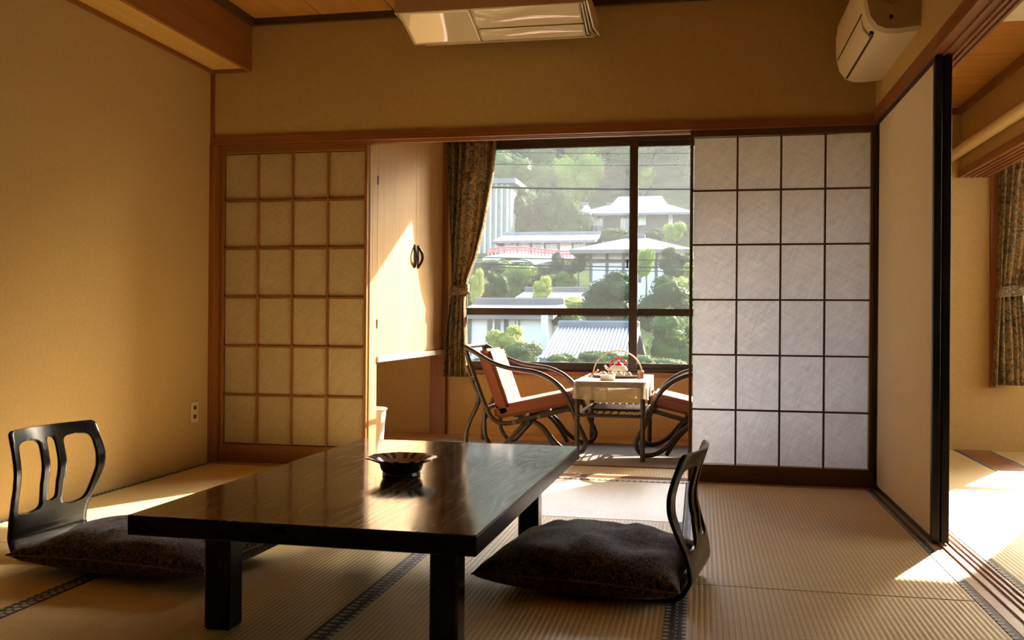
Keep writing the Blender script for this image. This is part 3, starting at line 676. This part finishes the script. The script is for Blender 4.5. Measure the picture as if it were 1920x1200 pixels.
for k, (x, y) in enumerate(((.062, .905), (.110, .885), (.160, .882), (.212, .900))):
    if cup0 is None:
        cup0 = thing('tea_cup', 'small white tea cup turned over on the tray', 'cup', (x, y, ZT+.008), 0, 'tea cups on the tray')
        part('bowl', MB().lathe([(.025, .0), (.024, .014), (.019, .025), (.010, .030), (0, .030)], (x, y, ZT+.008), 20), PORC, cup0, 40)
        part('foot_ring', MB().lathe([(.011, .029), (.0105, .035), (.0085, .035), (.0085, .0305), (0, .0305)], (x, y, ZT+.008), 16), CUPB, cup0, 40)
    else: dup(cup0, (x, y, ZT+.008))
tp = thing('tea_canister', 'brown tea canister standing upright at the tray edge', 'canister', (.292, .86, ZT))
part('body', MB().lathe([(.0, .0005), (.018, .0005), (.018, .033), (0, .033)], (.292, .86, ZT), 20), CUPB, tp, 40)
part('lid', MB().lathe([(.0188, .033), (.0188, .045), (.016, .048), (0, .048)], (.292, .86, ZT), 20), plain('canister_lid', (.28, .13, .06), .3), tp, 40)
b = bmesh.new(); bmesh.ops.create_cube(b, size=1); bmesh.ops.scale(b, vec=(.075, .02, .012), verts=b.verts); bmesh.ops.bevel(b, geom=list(b.edges), offset=.003, segments=2, affect='EDGES')
bmesh.ops.rotate(b, verts=b.verts, cent=(0, 0, 0), matrix=Matrix.Rotation(-.62, 3, 'Y')); bmesh.ops.translate(b, verts=b.verts, vec=(.012, .84, ZT+.0275))
single('tea_scoop', MB().bm(b), plain('scoop_wood', (.34, .14, .035), .35), 'slanting brown wooden scoop beside the overturned tea cups', 'scoop')
ah = thing('ashtray', 'small white rectangular ashtray at the front of the tea table', 'ashtray', (.115, .66, ZT))
part('dish', MB().box(.075, .155, .63, .69, ZT, ZT+.004).box(.075, .155, .63, .635, ZT, ZT+.028).box(.075, .155, .685, .69, ZT, ZT+.028).box(.075, .080, .635, .685, ZT, ZT+.028).box(.150, .155, .635, .685, ZT, ZT+.028), PORC, ah)
part('rim', MB().box(.072, .158, .627, .632, ZT+.026, ZT+.031).box(.072, .158, .688, .693, ZT+.026, ZT+.031).box(.072, .077, .632, .688, ZT+.026, ZT+.031).box(.153, .158, .632, .688, ZT+.026, ZT+.031), PORC, ah)

# ------------------------------------------------------------------ air conditioner, lamp, fittings
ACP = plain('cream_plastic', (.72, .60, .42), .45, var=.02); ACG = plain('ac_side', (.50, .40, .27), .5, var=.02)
A0, A1 = -.945, -.150
ac = thing('air_conditioner', 'cream wall air conditioner mounted above the sliding panels', 'air conditioner', (1.37, (A0+A1)/2, 1.925))
xw = XF-.008
prof = [(xw, 2.235), (1.315, 2.240), (1.282, 2.228), (1.262, 2.195), (1.254, 2.13), (1.256, 2.05), (1.270, 1.985), (1.298, 1.945), (1.335, 1.930), (1.38, 1.928), (xw, 1.935)]
part('casing', MB().prism(prof, 'y', A0+.03, A1), ACP, ac, 35)
inset = [(1.36+(x-1.36)*.93, 2.085+(z-2.085)*.93) for x, z in prof]; inset = [(xw, inset[0][1])]+inset[1:-1]+[(xw, inset[-1][1])]
cap = MB(); n_ = len(prof)
cap.add([(x, A0+.03, z) for x, z in prof]+[(x, A0, z) for x, z in inset], [tuple(range(n_, 2*n_))]+[(i, (i+1) % n_, n_+(i+1) % n_, n_+i) for i in range(n_)])
part('end_cap', cap, ACG, ac, 35)
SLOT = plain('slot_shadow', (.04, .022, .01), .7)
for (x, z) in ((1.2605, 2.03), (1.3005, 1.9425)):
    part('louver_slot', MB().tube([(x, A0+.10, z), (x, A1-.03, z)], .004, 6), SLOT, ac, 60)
part('louver', MB().prism([(1.262, 2.022), (1.2705, 1.978), (1.296, 1.944), (1.293, 1.940), (1.266, 1.974), (1.2585, 2.020)], 'y', A0+.12, A1-.035), ACP, ac, 35)
part('sensor', MB().box(1.283, 1.299, A0+.055, A0+.072, 1.935, 1.950, .002), plain('sensor_dark', (.05, .05, .05), .3), ac)
part('emblem', MB().tube([(1.355+.019*math.cos(2*PI*k/20), A0-.001, 2.055+.019*math.sin(2*PI*k/20)) for k in range(20)], .0018, 5, True).tube([(1.345, A0-.001, 2.045), (1.365, A0-.001, 2.065)], .0018, 5), plain('emblem_grey', (.25, .18, .11), .5), ac, 60)
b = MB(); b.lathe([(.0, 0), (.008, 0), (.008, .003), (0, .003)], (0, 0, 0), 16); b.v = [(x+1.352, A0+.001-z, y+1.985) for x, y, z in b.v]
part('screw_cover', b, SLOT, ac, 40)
single('conduit_pipe', MB().tube([(2.19, -5.8, 1.86), (2.19, YW-.005, 1.86)], .034, 16), plain('beige_pipe', (.72, .56, .34), .5, var=.02), 'beige round pipe running along the upper wall of the adjoining room', 'pipe', None, 50)
# ceiling lamp: V-shaped glossy acrylic shade
ACRY = plain('glossy_acrylic', (.62, .54, .40), .04, spec=1.0, var=.02, scale=4); LMF = plain('lamp_frame', (.50, .36, .24), .35)
lx0, lx1, ly0, lym, ly1 = -.745, .10, -.615, -.362, -.11; LZ, LT = 2.15, 2.222
lamp = thing('ceiling_lamp', 'rectangular ceiling lamp with glossy acrylic shade hung in the tatami room', 'lamp', ((lx0+lx1)/2, lym, LZ))
part('backplate', MB().box(lx0+.05, lx1-.05, ly0+.06, ly1-.06, 2.29, 2.335, .004), LMF, lamp)
part('canopy', MB().lathe([(.06, 2.335), (.06, CEIL), (0, CEIL)], ((lx0+lx1)/2, lym, 0), 24), LMF, lamp, 40)
for q in (ly0-.010, ly1): part('frame_rail', MB().box(lx0-.02, lx1+.012, q, q+.010, LT-.004, 2.29, .002), LMF, lamp)
part('frame_rail', MB().box(lx0-.02, lx0-.012, ly0, ly1, LT-.004, 2.29, .002), LMF, lamp)
xs_ = lx0+(lx1-lx0)*.40
def sheet(xa, xb, v0, v1, wob):
    def fn(u, v):
        k = v0+(v1-v0)*v; x = xa+(xb-xa)*u; y = ly0+(lym-ly0)*k
        z = LT+(LZ-LT)*k + wob*(math.sin(PI*v)*1.0 + .35*math.sin(2.3*PI*u+.5)*math.sin(PI*v))
        return (x, y, z)
    return MB().grid(fn, 30, 16)
for a in ((lx0, xs_-.003, 0, 1, .002), (xs_+.003, lx1, 0, .60, -.012), (xs_+.003, lx1, .63, 1, -.006)):
    o = part('acrylic_panel', sheet(*a), ACRY, lamp, 180); o.modifiers.new('thick', 'SOLIDIFY').thickness = .003
o = part('acrylic_panel', MB().add([(lx0, lym, LZ), (lx1, lym, LZ), (lx1, ly1, LT), (lx0, ly1, LT)], [(0, 1, 2, 3)]), ACRY, lamp); o.modifiers.new('thick', 'SOLIDIFY').thickness = .003
for x in (lx0-.004,): part('end_triangle', MB().prism([(ly0, LT), (lym, LZ), (ly1, LT)], 'x', x, x+.004), ACRY, lamp)
for k in range(3): part('end_plate', MB().prism([(ly0-.008, 2.285), (ly0-.008, LT+.004), (lym, LZ+.006+.016*k), (ly1+.008, LT+.004), (ly1+.008, 2.285)], 'x', lx1+.002+.013*k, lx1+.009+.013*k), LMF if k == 1 else WHITE, lamp)
part('seam_strip', MB().add([(xs_-.012, ly0, LT+.004), (xs_+.012, ly0, LT+.004), (xs_+.012, lym, LZ+.004), (xs_-.012, lym, LZ+.004)], [(0, 1, 2, 3)]), LMF, lamp).modifiers.new('thick', 'SOLIDIFY').thickness = .002
l2 = thing('ceiling_lamp', 'small flat white ceiling lamp in the adjoining room', 'lamp', (1.96, -.66, 2.09))
part('shade', MB().box(1.76, 2.16, -.9, -.43, 2.095, 2.135, .006), WHITE, l2)
part('mount', MB().box(1.86, 2.06, -.75, -.57, 2.135, 2.165), LMF, l2)
# wall socket
ou = thing('wall_socket', 'beige double wall socket low on the plain plaster wall', 'socket', (XL, -.162, .30))
part('plate', MB().box(XL, XL+.007, -.198, -.126, .237, .352, .003), plain('socket_plate', (.62, .50, .32), .4), ou)
for z in (.268, .316): part('outlet', MB().box(XL+.006, XL+.0085, -.176, -.148, z-.009, z+.012, .001), plain('socket_dark', (.05, .04, .03), .5), ou)

# ------------------------------------------------------------------ the hillside outside
def ground_z(x, y):
    P = [(1.9, -5.5), (9, -5.2), (22, -3.6), (34, -.6), (44, 2.2), (58, 4.2), (74, 6.8), (95, 13.5), (130, 30), (190, 60), (280, 105)]
    z = P[-1][1]
    for (a, za), (b, zb) in zip(P, P[1:]):
        if a <= y <= b: z = za+(zb-za)*(y-a)/(b-a); break
    k = max(0, min(1, (y-70)/60))
    return z + k*(3.5*noise.noise(Vector((x*.03, y*.02, 1)))+.10*(x+12)*.6)*1.0 + .25*noise.noise(Vector((x*.2, y*.2, 4)))
gm = MB().grid(lambda u, v: ((-95+190*u), 1.9+278*v*v, ground_z(-95+190*u, 1.9+278*v*v)), 60, 80)
def earth():
    M, n, b, o = mat('grassy_earth'); b.inputs['Roughness'].default_value = .95; b.inputs['Specular IOR Level'].default_value = 0
    nz = nd(n, 'ShaderNodeTexNoise', Scale=.6, Detail=8.0); n.links.new(coords(n), nz.inputs['Vector'])
    n.links.new(ramp(n, nz.outputs[0], [(.35, (.025, .04, .014)), (.65, (.05, .07, .025))]), b.inputs['Base Color']); return M
struct('ground', gm, earth(), 'wooded hillside outside the window', 180)

RF_G = plain('grey_roof_tile', (.12, .12, .13), .55, spec=.25, var=.15, scale=3); RF_B = plain('brown_grey_roof', (.12, .105, .095), .6, spec=.2, var=.12, scale=2)
RF_L = plain('silver_roof_tile', (.095, .10, .11), .5, spec=.3, var=.1, scale=3)
EWH = plain('white_render', (.46, .46, .44), .9, spec=.1, var=.05, scale=1.5); EBR = plain('weathered_timber', (.05, .044, .040), .7, var=.2, scale=2); EPALE = plain('pale_concrete', (.25, .25, .21), .9, var=.1, scale=1.5)
EWIN = plain('dark_window_glass', (.06, .07, .075), .1, spec=.6); ERED = plain('red_railing_paint', (.55, .10, .11), .5)
def roof(w, d, z0, h, ov, kind, ridge=.5, th=.18):
    """hip or gable roof, local coords; ridge runs along x"""
    hx, hy = w/2+ov, d/2+ov; rx = hx if kind == 'gable' else hx*ridge
    m_ = MB(); v = [(-hx, -hy, z0), (hx, -hy, z0), (hx, hy, z0), (-hx, hy, z0), (-rx, 0, z0+h), (rx, 0, z0+h)]
    v2 = [(a, b_, c-th) for a, b_, c in v]
    f = [(0, 1, 5, 4), (2, 3, 4, 5), (1, 2, 5), (3, 0, 4)]
    m_.add(v+v2, f+[tuple(i+6 for i in q)[::-1] for q in f]+[(0, 6, 7, 1), (1, 7, 8, 2), (2, 8, 9, 3), (3, 9, 6, 0)]); return m_, rx, hy
def house(label, u0, u1, vw, vb, vr, Y, depth, wallm, roofm, kind='hip', ridge=.5, ov=.9, posts=0, wins=(), rz=0, zb=None, post_m=None, rolls=0, name='house', band=None):
    """u0..u1: wall span, vw: wall top (eave), vb: wall bottom, vr: ridge, as seen on the plane of the front wall"""
    a = at_y(u0, vw, Y); b_ = at_y(u1, vw, Y); w = b_.x-a.x; zt = (a.z+b_.z)/2; z_b = at_y((u0+u1)/2, vb, Y).z
    zr = at_y((u0+u1)/2, vr, Y+depth/2).z; xc = (a.x+b_.x)/2
    zg = min(z_b, ground_z(xc, Y)) if zb is None else zb
    t = thing(name, label, 'building', (xc, Y+depth/2, zg), rz)
    H = zt-zg
    part('wall', MB().box(-w/2, w/2, -depth/2, depth/2, -.8, H), wallm, t, None, False)
    rm, rx, hy = roof(w, depth, H, zr-zt, ov, kind, ridge); r = part('roof', rm, roofm, t, None, False)
    part('ridge_cap', MB().box(-rx, rx, -.16, .16, H+zr-zt-.08, H+zr-zt+.20, .05), roofm, t, None, False)
    if rolls:
        q = MB(); sl = math.hypot(hy, zr-zt)
        for i in range(rolls):
            x = -rx+2*rx*(i+.5)/rolls; q.tube([(x, -hy, H+.03), (x, -.1, H+(zr-zt)*(1-.1/hy)+.03)], .05, 6)
        o = part('tile_rolls', q, roofm, r, 60, False); o['kind'] = 'stuff'
    for i in range(posts):
        x = -w/2+w*i/(posts-1); part('post', MB().box(x-.07, x+.07, -depth/2-.05, -depth/2+.02, z_b-zg-.3, H), post_m or EBR, t, None, False)
    if band: part('beam', MB().box(-w/2, w/2, -depth/2-.04, -depth/2+.02, H*band-.07, H*band+.07), post_m or EBR, t, None, False)
    hv = zt-z_b
    for (x0, x1, z0, z1) in wins:
        f = part('window', MB().box(-w/2+w*x0, -w/2+w*x1, -depth/2-.05, -depth/2+.05, H-hv*(1-z0), H-hv*(1-z1)), EWIN, t, None, False)
        xm = -w/2+w*(x0+x1)/2; zm = H-hv*(1-(z0+z1)/2); part('glazing_bar', MB().box(xm-.03, xm+.03, -depth/2-.07, -depth/2-.05, H-hv*(1-z0), H-hv*(1-z1)), EWH, f, None, False)
    return t
house('white walled house with dark posts and low brown-grey hip roof on the hillside', 1108, 1262, 470, 518, 446, 42, 7, EWH, RF_B, 'hip', .16, .95, 6, ((.50, .80, .30, .72),), band=.80)
hs = house('timber hillside house with silver tiled roof and white panels', 1108, 1272, 402, 436, 384, 76, 8, EBR, RF_L, 'hip', .55, 1.3, 7, ((.04, .14, .1, .8), (.34, .44, .1, .8)))
for k, (x0, x1) in enumerate(((.00, .07), (.55, .64), (.90, .95))):
    w_ = 7.2; part('white_panel', MB().box(-w_/2+w_*x0, -w_/2+w_*x1, -4.12, -4.02, 1.6, 3.0), EWH, hs, None, False)
ua, ub, uc = at_y(1152, 396, 79), at_y(1246, 396, 79), at_y(1200, 368, 80)
rm_, rx_, hy_ = roof(ub.x-ua.x, 4.2, 0, uc.z-ua.z, .5, 'hip', .72); rm_.v = [(x+(ua.x+ub.x)/2, y+80, z+ua.z) for x, y, z in rm_.v]
part('upper_roof', rm_, RF_L, hs)
part('upper_wall', MB().box(ua.x, ub.x, 78.4, 81.6, ua.z-1.4, ua.z-.1), EWH, hs)
house('small white annex with pale sloping roof beside the timber hillside house', 1066, 1090, 400, 432, 384, 74, 5, EWH, RF_L, 'hip', .6, .8, 0, ((.3, .6, .2, .7),))
house('long low building with slate roof behind the red railing', 945, 1100, 452, 470, 440, 62, 6, EWH, RF_G, 'gable', 1, .7, 7, ((.08, .2, .2, .8), (.3, .45, .2, .8), (.52, .66, .2, .8), (.86, .95, .2, .8)))
house('hazy tiled house high behind the trees', 1243, 1330, 366, 402, 338, 108, 9, EBR, RF_L, 'hip', .6, 1.2, 5, ((.2, .35, .2, .7),))
house('low house with worn brown roof below the bright maple', 985, 1110, 562, 580, 546, 36, 5, EBR, RF_B, 'gable', 1, .5, 0)
house('white garden house with grey gable roof beside the yellow shrubs', 880, 1020, 588, 650, 569, 25, 4.2, EWH, RF_B, 'gable', 1, .35, 3, ((.25, .42, .30, .85), (.62, .68, .30, .8)), post_m=EBR)
house('near outbuilding with bright ribbed silver tile roof', 1032, 1166, 676, 700, 614, 19, 6, EWH, RF_L, 'gable', 1, .25, 0, rolls=24)
tw = thing('curtain_reflection_block', 'pale slatted block standing in for a sheer curtain reflection in the window', 'building', (*at_y(935, 470, 73).xy, 3))  # solid block added in place of a sheer curtain mirrored in the glass
tx0, tx1 = at_y(885, 440, 73).x, at_y(966, 440, 73).x; tz = at_y(930, 352, 73).z
part('wall', MB().box(tx0, tx1, 71, 76, 2, tz), EPALE, tw)
part('roof', MB().box(tx0-.5, tx1+.5, 70.4, 76.5, tz, tz+.4), RF_L, tw)
for i in range(8): x = tx0+(tx1-tx0)*(i+.5)/8; part('slat', MB().box(x-.08, x+.08, 70.75, 71, 2, tz), plain('slat_grey', (.30, .32, .27), .8), tw)
# arched terrace with red railing
br = thing('arched_terrace', 'white arched terrace with red railing in front of the low building', 'terrace', (*at_y(1000, 500, 56).xy, ground_z(-10, 56)))
Yb_ = 56; pz = lambda u, v: (lambda p: (p.x, p.z))(at_y(u, v, Yb_))
top = [pz(u, v) for u, v in ((905, 482), (925, 478), (950, 474), (985, 474), (1015, 478), (1050, 481), (1085, 482))]
bot = [pz(u, v) for u, v in ((1085, 486), (1050, 487), (1020, 492), (1014, 530), (1003, 530), (1002, 496), (990, 488), (965, 484), (940, 485), (922, 494), (918, 530), (905, 530))]
part('arch_wall', MB().prism(top+bot, 'y', Yb_, Yb_+2.2), EWH, br)
part('back_shade', MB().box(top[0][0], top[-1][0], Yb_+2.1, Yb_+2.3, ground_z(-10, 56)-1, top[0][1]-.2), EBR, br)
rl_ = [pz(u, v) for u, v in ((915, 467), (950, 463), (985, 464), (1015, 468), (1050, 471), (1082, 471))]
part('handrail', MB().tube([(x, Yb_, z) for x, z in rl_], .07, 6), ERED, br, 50)
part('handrail', MB().tube([(x, Yb_, z-.18) for x, z in rl_], .05, 6), ERED, br, 50)
for i in range(26):
    k = i/25*(len(rl_)-1); j = min(int(k), len(rl_)-2); f = k-j; x = rl_[j][0]*(1-f)+rl_[j+1][0]*f; z = rl_[j][1]*(1-f)+rl_[j+1][1]*f
    part('railing_post', MB().box(x-.04, x+.04, Yb_-.03, Yb_+.03, z-.42, z), ERED, br)
# white gate post and flue
gp = at_y(1021, 590, 23); single('white_gate_post', MB().box(gp.x-.09, gp.x+.09, 22.9, 23.1, ground_z(gp.x, 23)-.1, at_y(1021, 583, 23).z, .02), EWH, 'white post standing at the corner of the garden house', 'post')
pp = at_y(1043, 300, 100); single('leaning_white_pole', MB().tube([(pp.x+.6, 100, ground_z(pp.x, 100)-1), (at_y(1040, 268, 100).x-.3, 100, at_y(1040, 268, 100).z)], .13, 8), EWH, 'slim white pole rising among the trees on the hill', 'pole', None, 60)

# power lines between two street poles
WIRE = plain('black_cable', (.012, .012, .014), .5)
wy = 13.0; xa, xb = -14.0, 9.0
for nm, x in (('holding the power lines at the garden house end', xa), ('holding the power lines at the dark tree end', xb)):
    up = thing('utility_pole', 'concrete utility pole '+nm, 'pole', (x, wy, -5.3), 0, 'utility poles')
    part('shaft', MB().lathe([(.16, -5.6), (.11, 4.0), (0, 4.0)], (x, wy, 0), 14), EPALE, up, 40); part('cross_arm', MB().box(x-.05, x+.05, wy-.7, wy+.7, 3.0, 3.1), EBR, up)
for i, (v0, v1, r, lb) in enumerate(((352, 356, .020, 'thick black power cable crossing the view of the hill'), (309, 311, .006, 'thin upper power cable'), (286, 289, .005, 'thinnest top power cable near the window head'), (484, 489, .010, 'dark power cable passing the red railing'), (496, 503, .013, 'black power cable below the arched terrace'), (501, 511, .009, 'lowest power cable in front of the white walled house'))):
    z0 = at_y(900, v0, wy).z; z1 = at_y(1290, v1, wy).z; x0 = at_y(900, v0, wy).x; x1 = at_y(1290, v1, wy).x
    def zz(x): k = (x-x0)/(x1-x0); return z0+(z1-z0)*k + .004*((x-(x0+x1)/2)**2)
    single('power_cable', MB().tube([(xa+(xb-xa)*k/30, wy, zz(xa+(xb-xa)*k/30)) for k in range(31)], r, 6), WIRE, lb+' outside the window', 'cable', 'power cables', 60)

# trees
LF = {'deep': leaf('deep_green_leaves', (.013, .034, .009), (.034, .070, .018)), 'mid': leaf('mid_green_leaves', (.032, .068, .013), (.075, .128, .027)),
      'bright': leaf('bright_green_leaves', (.13, .21, .03), (.25, .33, .06), .55), 'gold': leaf('golden_leaves', (.22, .26, .06), (.36, .37, .11), .55), 'rust': leaf('faded_rusty_leaves', (.13, .10, .075), (.20, .155, .11))}
BARK = plain('bark', (.07, .05, .035), .9)
def crown_mesh(seed, nb, n, size, tall=1.0, conic=0):
    rnd = random.Random(seed); mb = MB(); blobs = []
    for i in range(nb):
        a = rnd.uniform(0, 2*PI); h = rnd.uniform(-.45, .75)*tall; rr = rnd.uniform(.1, .62)*(1-.55*max(0, h)/tall if conic else 1)
        blobs.append((Vector((rr*math.cos(a), rr*math.sin(a), h)), rnd.uniform(.30, .50)))
    for c, r in blobs:
        b = bmesh.new(); bmesh.ops.create_icosphere(b, subdivisions=2, radius=r*.86)
        for v in b.verts: v.co *= 1+.22*noise.noise(v.co*7+c*5); v.co += c
        mb.bm(b)
    for i in range(n):
        c, r = blobs[i % nb]; d = Vector((rnd.gauss(0, 1), rnd.gauss(0, 1), rnd.gauss(.25, 1))).normalized()
        p = c+d*r*rnd.uniform(.82, 1.12); q = Vector((rnd.gauss(0, 1), rnd.gauss(0, 1), rnd.gauss(0, 1))).normalized(); a = d.cross(q).normalized(); bb = (a.cross(d)+d*rnd.uniform(-.7, .7)).normalized()
        s = size*rnd.uniform(.6, 1.3)
        mb.add([p-a*s*.5, p+bb*s*.35, p+a*s*.5, p-bb*s*.6], [(0, 1, 2, 3)])
    return mb
CR = {}
for kind in LF:
    for k in range(2):
        me = crown_mesh(hash(kind) % 1 + 11*k+len(kind)*3, 13, 2600, .085, 1.0, k).mesh('foliage'); me.materials.append(LF[kind]); CR[kind, k] = me
TRK = MB().tube([(0, 0, -1.6), (.03, 0, -.9), (0, .02, -.2), (.02, 0, .25)], [.085, .065, .055, .03], 7).mesh('trunk', (0, 0, 0), 60); TRK.materials.append(BARK)
ADJ = {'deep': 'dark green', 'mid': 'mid green', 'bright': 'bright yellow-green', 'gold': 'golden green', 'rust': 'faded rusty-brown'}
def tree(kind, k, x, y, zc, rx, rzv, label, name='tree', group=None, rot=0, cat='tree'):
    t = thing(name, label, cat, (x, y, zc-1.4*rzv), rot, group)
    o = link('foliage', CR[kind, k], None, t); o.scale = (rx, rx, rzv); o.location.z = 1.4*rzv
    o = link('trunk', TRK, None, t); o.scale = (rx, rx, rzv); o.location.z = 1.4*rzv
    return t
def tpx(kind, k, u, v, Y, wpx, hpx, label, name='tree', rot=0, cat='tree'):
    """a tree whose crown centre is seen at (u, v) at depth Y, wpx/hpx: half width/height in photo pixels"""
    p = at_y(u, v, Y); d = (p-CAM).dot(fw); return tree(kind, k, p.x, Y, p.z, wpx/FPX*d/.9, hpx/FPX*d/.95, label, name, None, rot, cat)
tpx('deep', 0, 1150, 560, 30, 62, 48, 'broad dark green tree just beyond the ribbed silver roof', rot=1)
tpx('deep', 1, 1245, 580, 28, 75, 62, 'broad dark green tree in front of the white walled house end', rot=2)
tpx('mid', 0, 1262, 640, 24, 62, 60, 'mid green tree low beside the white paper screen', rot=.4)
tpx('bright', 0, 1212, 500, 35, 22, 34, 'tall bright yellow-green tree beside the white walled house', rot=.9)
tpx('deep', 0, 1262, 495, 38, 34, 30, 'rounded dark green tree behind the tall bright tree', rot=2.2)
tpx('bright', 1, 1292, 510, 34, 14, 16, 'small bright bush beside the dark rounded tree', 'shrub', 1.3, 'bush')
tpx('gold', 0, 1018, 545, 33, 22, 26, 'golden green maple rising over the worn brown roof', rot=.2)
tpx('gold', 1, 1062, 572, 31, 40, 16, 'spreading golden green maple in front of the worn brown roof', rot=1.1)
tpx('mid', 1, 1065, 600, 27, 40, 22, 'mid green bush behind the ribbed silver roof', 'shrub', 2.0, 'bush')
tpx('mid', 0, 985, 510, 46, 26, 14, 'flat topped green pine under the white arch', rot=.6)
tpx('mid', 1, 935, 500, 44, 34, 16, 'layered green pine between the curtain and the white arch', rot=1.7)
tpx('deep', 1, 930, 545, 36, 34, 34, 'dark tree above the garden house roof', rot=2.9)
tpx('gold', 0, 895, 540, 32, 16, 34, 'pale olive tree beside the curtain tieback', rot=.1)
tpx('deep', 0, 1045, 505, 46, 20, 30, 'dark tree standing under the second arch', rot=1.9)
tpx('deep', 1, 1085, 495, 44, 20, 26, 'dark tree against the gable end of the white walled house', rot=2.5)
tpx('mid', 0, 1060, 530, 40, 26, 20, 'mid green tree below the white walled house', rot=.7)
tpx('gold', 1, 945, 650, 14.5, 50, 38, 'yellow flowering shrub in front of the garden house', 'shrub', .4, 'bush')
tpx('mid', 1, 985, 668, 13.8, 40, 30, 'green shrub beside the yellow flowering shrub', 'shrub', 1.4, 'bush')
for i, (u, v, kd, lb) in enumerate(((1060, 684, 'mid', 'low hedge bush under the eave corner of the ribbed roof'), (1125, 676, 'mid', 'hedge bush in front of the ribbed roof behind the tea things'), (1190, 686, 'mid', 'hedge bush behind the arched tray handle'), (1250, 690, 'mid', 'hedge bush beyond the half hidden rattan armchair'), (905, 690, 'mid', 'hedge bush behind the curtain side rattan armchair'))):
    tpx(kd, i % 2, u, v, 13.0+.3*i, 46, 22, lb, 'shrub', i*1.1, 'bush')
tpx('deep', 0, 1225, 445, 66, 24, 16, 'dark shrubbery below the timber hillside house', 'shrub', .3, 'bush')
tpx('bright', 0, 1265, 440, 62, 20, 24, 'bright yellow-green bush below the timber hillside house', 'shrub', 1.9, 'bush')
tpx('mid', 0, 1150, 443, 66, 36, 14, 'green shrubbery under the timber hillside house', 'shrub', 2.4, 'bush')
tpx('mid', 1, 1102, 420, 72, 12, 18, 'green tree in front of the small annex', rot=1.2)
tpx('rust', 0, 1092, 318, 98, 34, 26, 'faded rusty-brown tree high on the hill', rot=.5)
tpx('rust', 1, 1055, 395, 88, 34, 22, 'faded rusty-brown tree behind the slate roofed building', rot=1.5)
tpx('bright', 1, 1130, 305, 104, 38, 26, 'sunlit bright tree below the hill crest', rot=2.7)
tpx('bright', 0, 1205, 345, 96, 34, 28, 'sunlit bright tree beside the hazy tiled house', rot=.8)
rnd = random.Random(5); cnt = 0; placed = []
while cnt < 150:
    y = 78+(rnd.random()**1.3)*95; x = rnd.uniform(-.36*y-6, .10*y+8)
    if any((x-a)**2+(y-b_)**2 < (2.3+.012*y)**2 for a, b_ in placed): 
        cnt += .12; continue
    placed.append((x, y)); kd = rnd.choice(('deep', 'mid', 'mid', 'deep', 'mid', 'bright')); R_ = rnd.uniform(2.5, 4.2)*(.8+y/300)
    g = ground_z(x, y)
    # keep the houses on the slope clear
    if 70 < y < 94 and -9 < x < 8: cnt += .2; continue
    if 100 < y < 122 and 0 < x < 12: cnt += .2; continue
    tree(kd, rnd.randrange(2), x, y, g+1.25*R_, R_, R_*rnd.uniform(.9, 1.25), ADJ[kd]+' tree in the dense wood covering the upper hill', 'tree', 'trees on the upper hill', rnd.uniform(0, 6)); cnt += 1
def ground_hit(u, v):
    d = ray(u, v); t = 20
    while t < 90:
        p = CAM+d*t
        if p.z < ground_z(p.x, p.y): return p
        t += .4
    return None
rnd = random.Random(21)
for i in range(46):
    u = rnd.uniform(885, 1300); v = rnd.uniform(500, 585); p = ground_hit(u, v)
    if p is None or not 27 < p.y < 54: continue
    if 1085 < u < 1275 and p.y > 39: continue
    if 900 < u < 1025 and v < 528: continue
    if 975 < u < 1115 and 34 < p.y < 42: continue
    kd = rnd.choice(('deep', 'mid', 'mid', 'deep', 'bright')); R_ = rnd.uniform(.7, 1.25)
    tree(kd, rnd.randrange(2), p.x, p.y, p.z+R_*.55, R_, R_*rnd.uniform(.7, 1.0), ADJ[kd]+' shrub in the sloping gardens between the houses', 'shrub', 'garden shrubs between the houses', rnd.uniform(0, 6), 'bush')
rnd = random.Random(9)
for i in range(26):
    y = rnd.uniform(58, 72); x = rnd.uniform(-32, -9) if i < 20 else rnd.uniform(4, 12)
    kd = rnd.choice(('deep', 'mid', 'mid')); R_ = rnd.uniform(1.6, 2.6)
    tree(kd, rnd.randrange(2), x, max(y, 73)+.2*i, ground_z(x, max(y, 73)+.2*i)+R_*1.1, R_, R_, ADJ[kd]+' tree on the slope around the slate roofed building', 'tree', 'trees on the middle slope', rnd.uniform(0, 6))

# ------------------------------------------------------------------ summer haze over the valley
M, n, b, o = mat('valley_haze'); n.nodes.remove(b)
vs = nd(n, 'ShaderNodeVolumeScatter', Color=(.92, .96, 1, 1), Density=.0006, Anisotropy=.45); n.links.new(vs.outputs[0], o.inputs['Volume'])
hz = MB().box(-120, 120, 17.5, 285, -12, 70)
ho = link('haze', hz.mesh('haze'), M); ho['kind'] = 'stuff'; ho['label'] = 'thin white summer haze over the valley'; ho['category'] = 'haze'
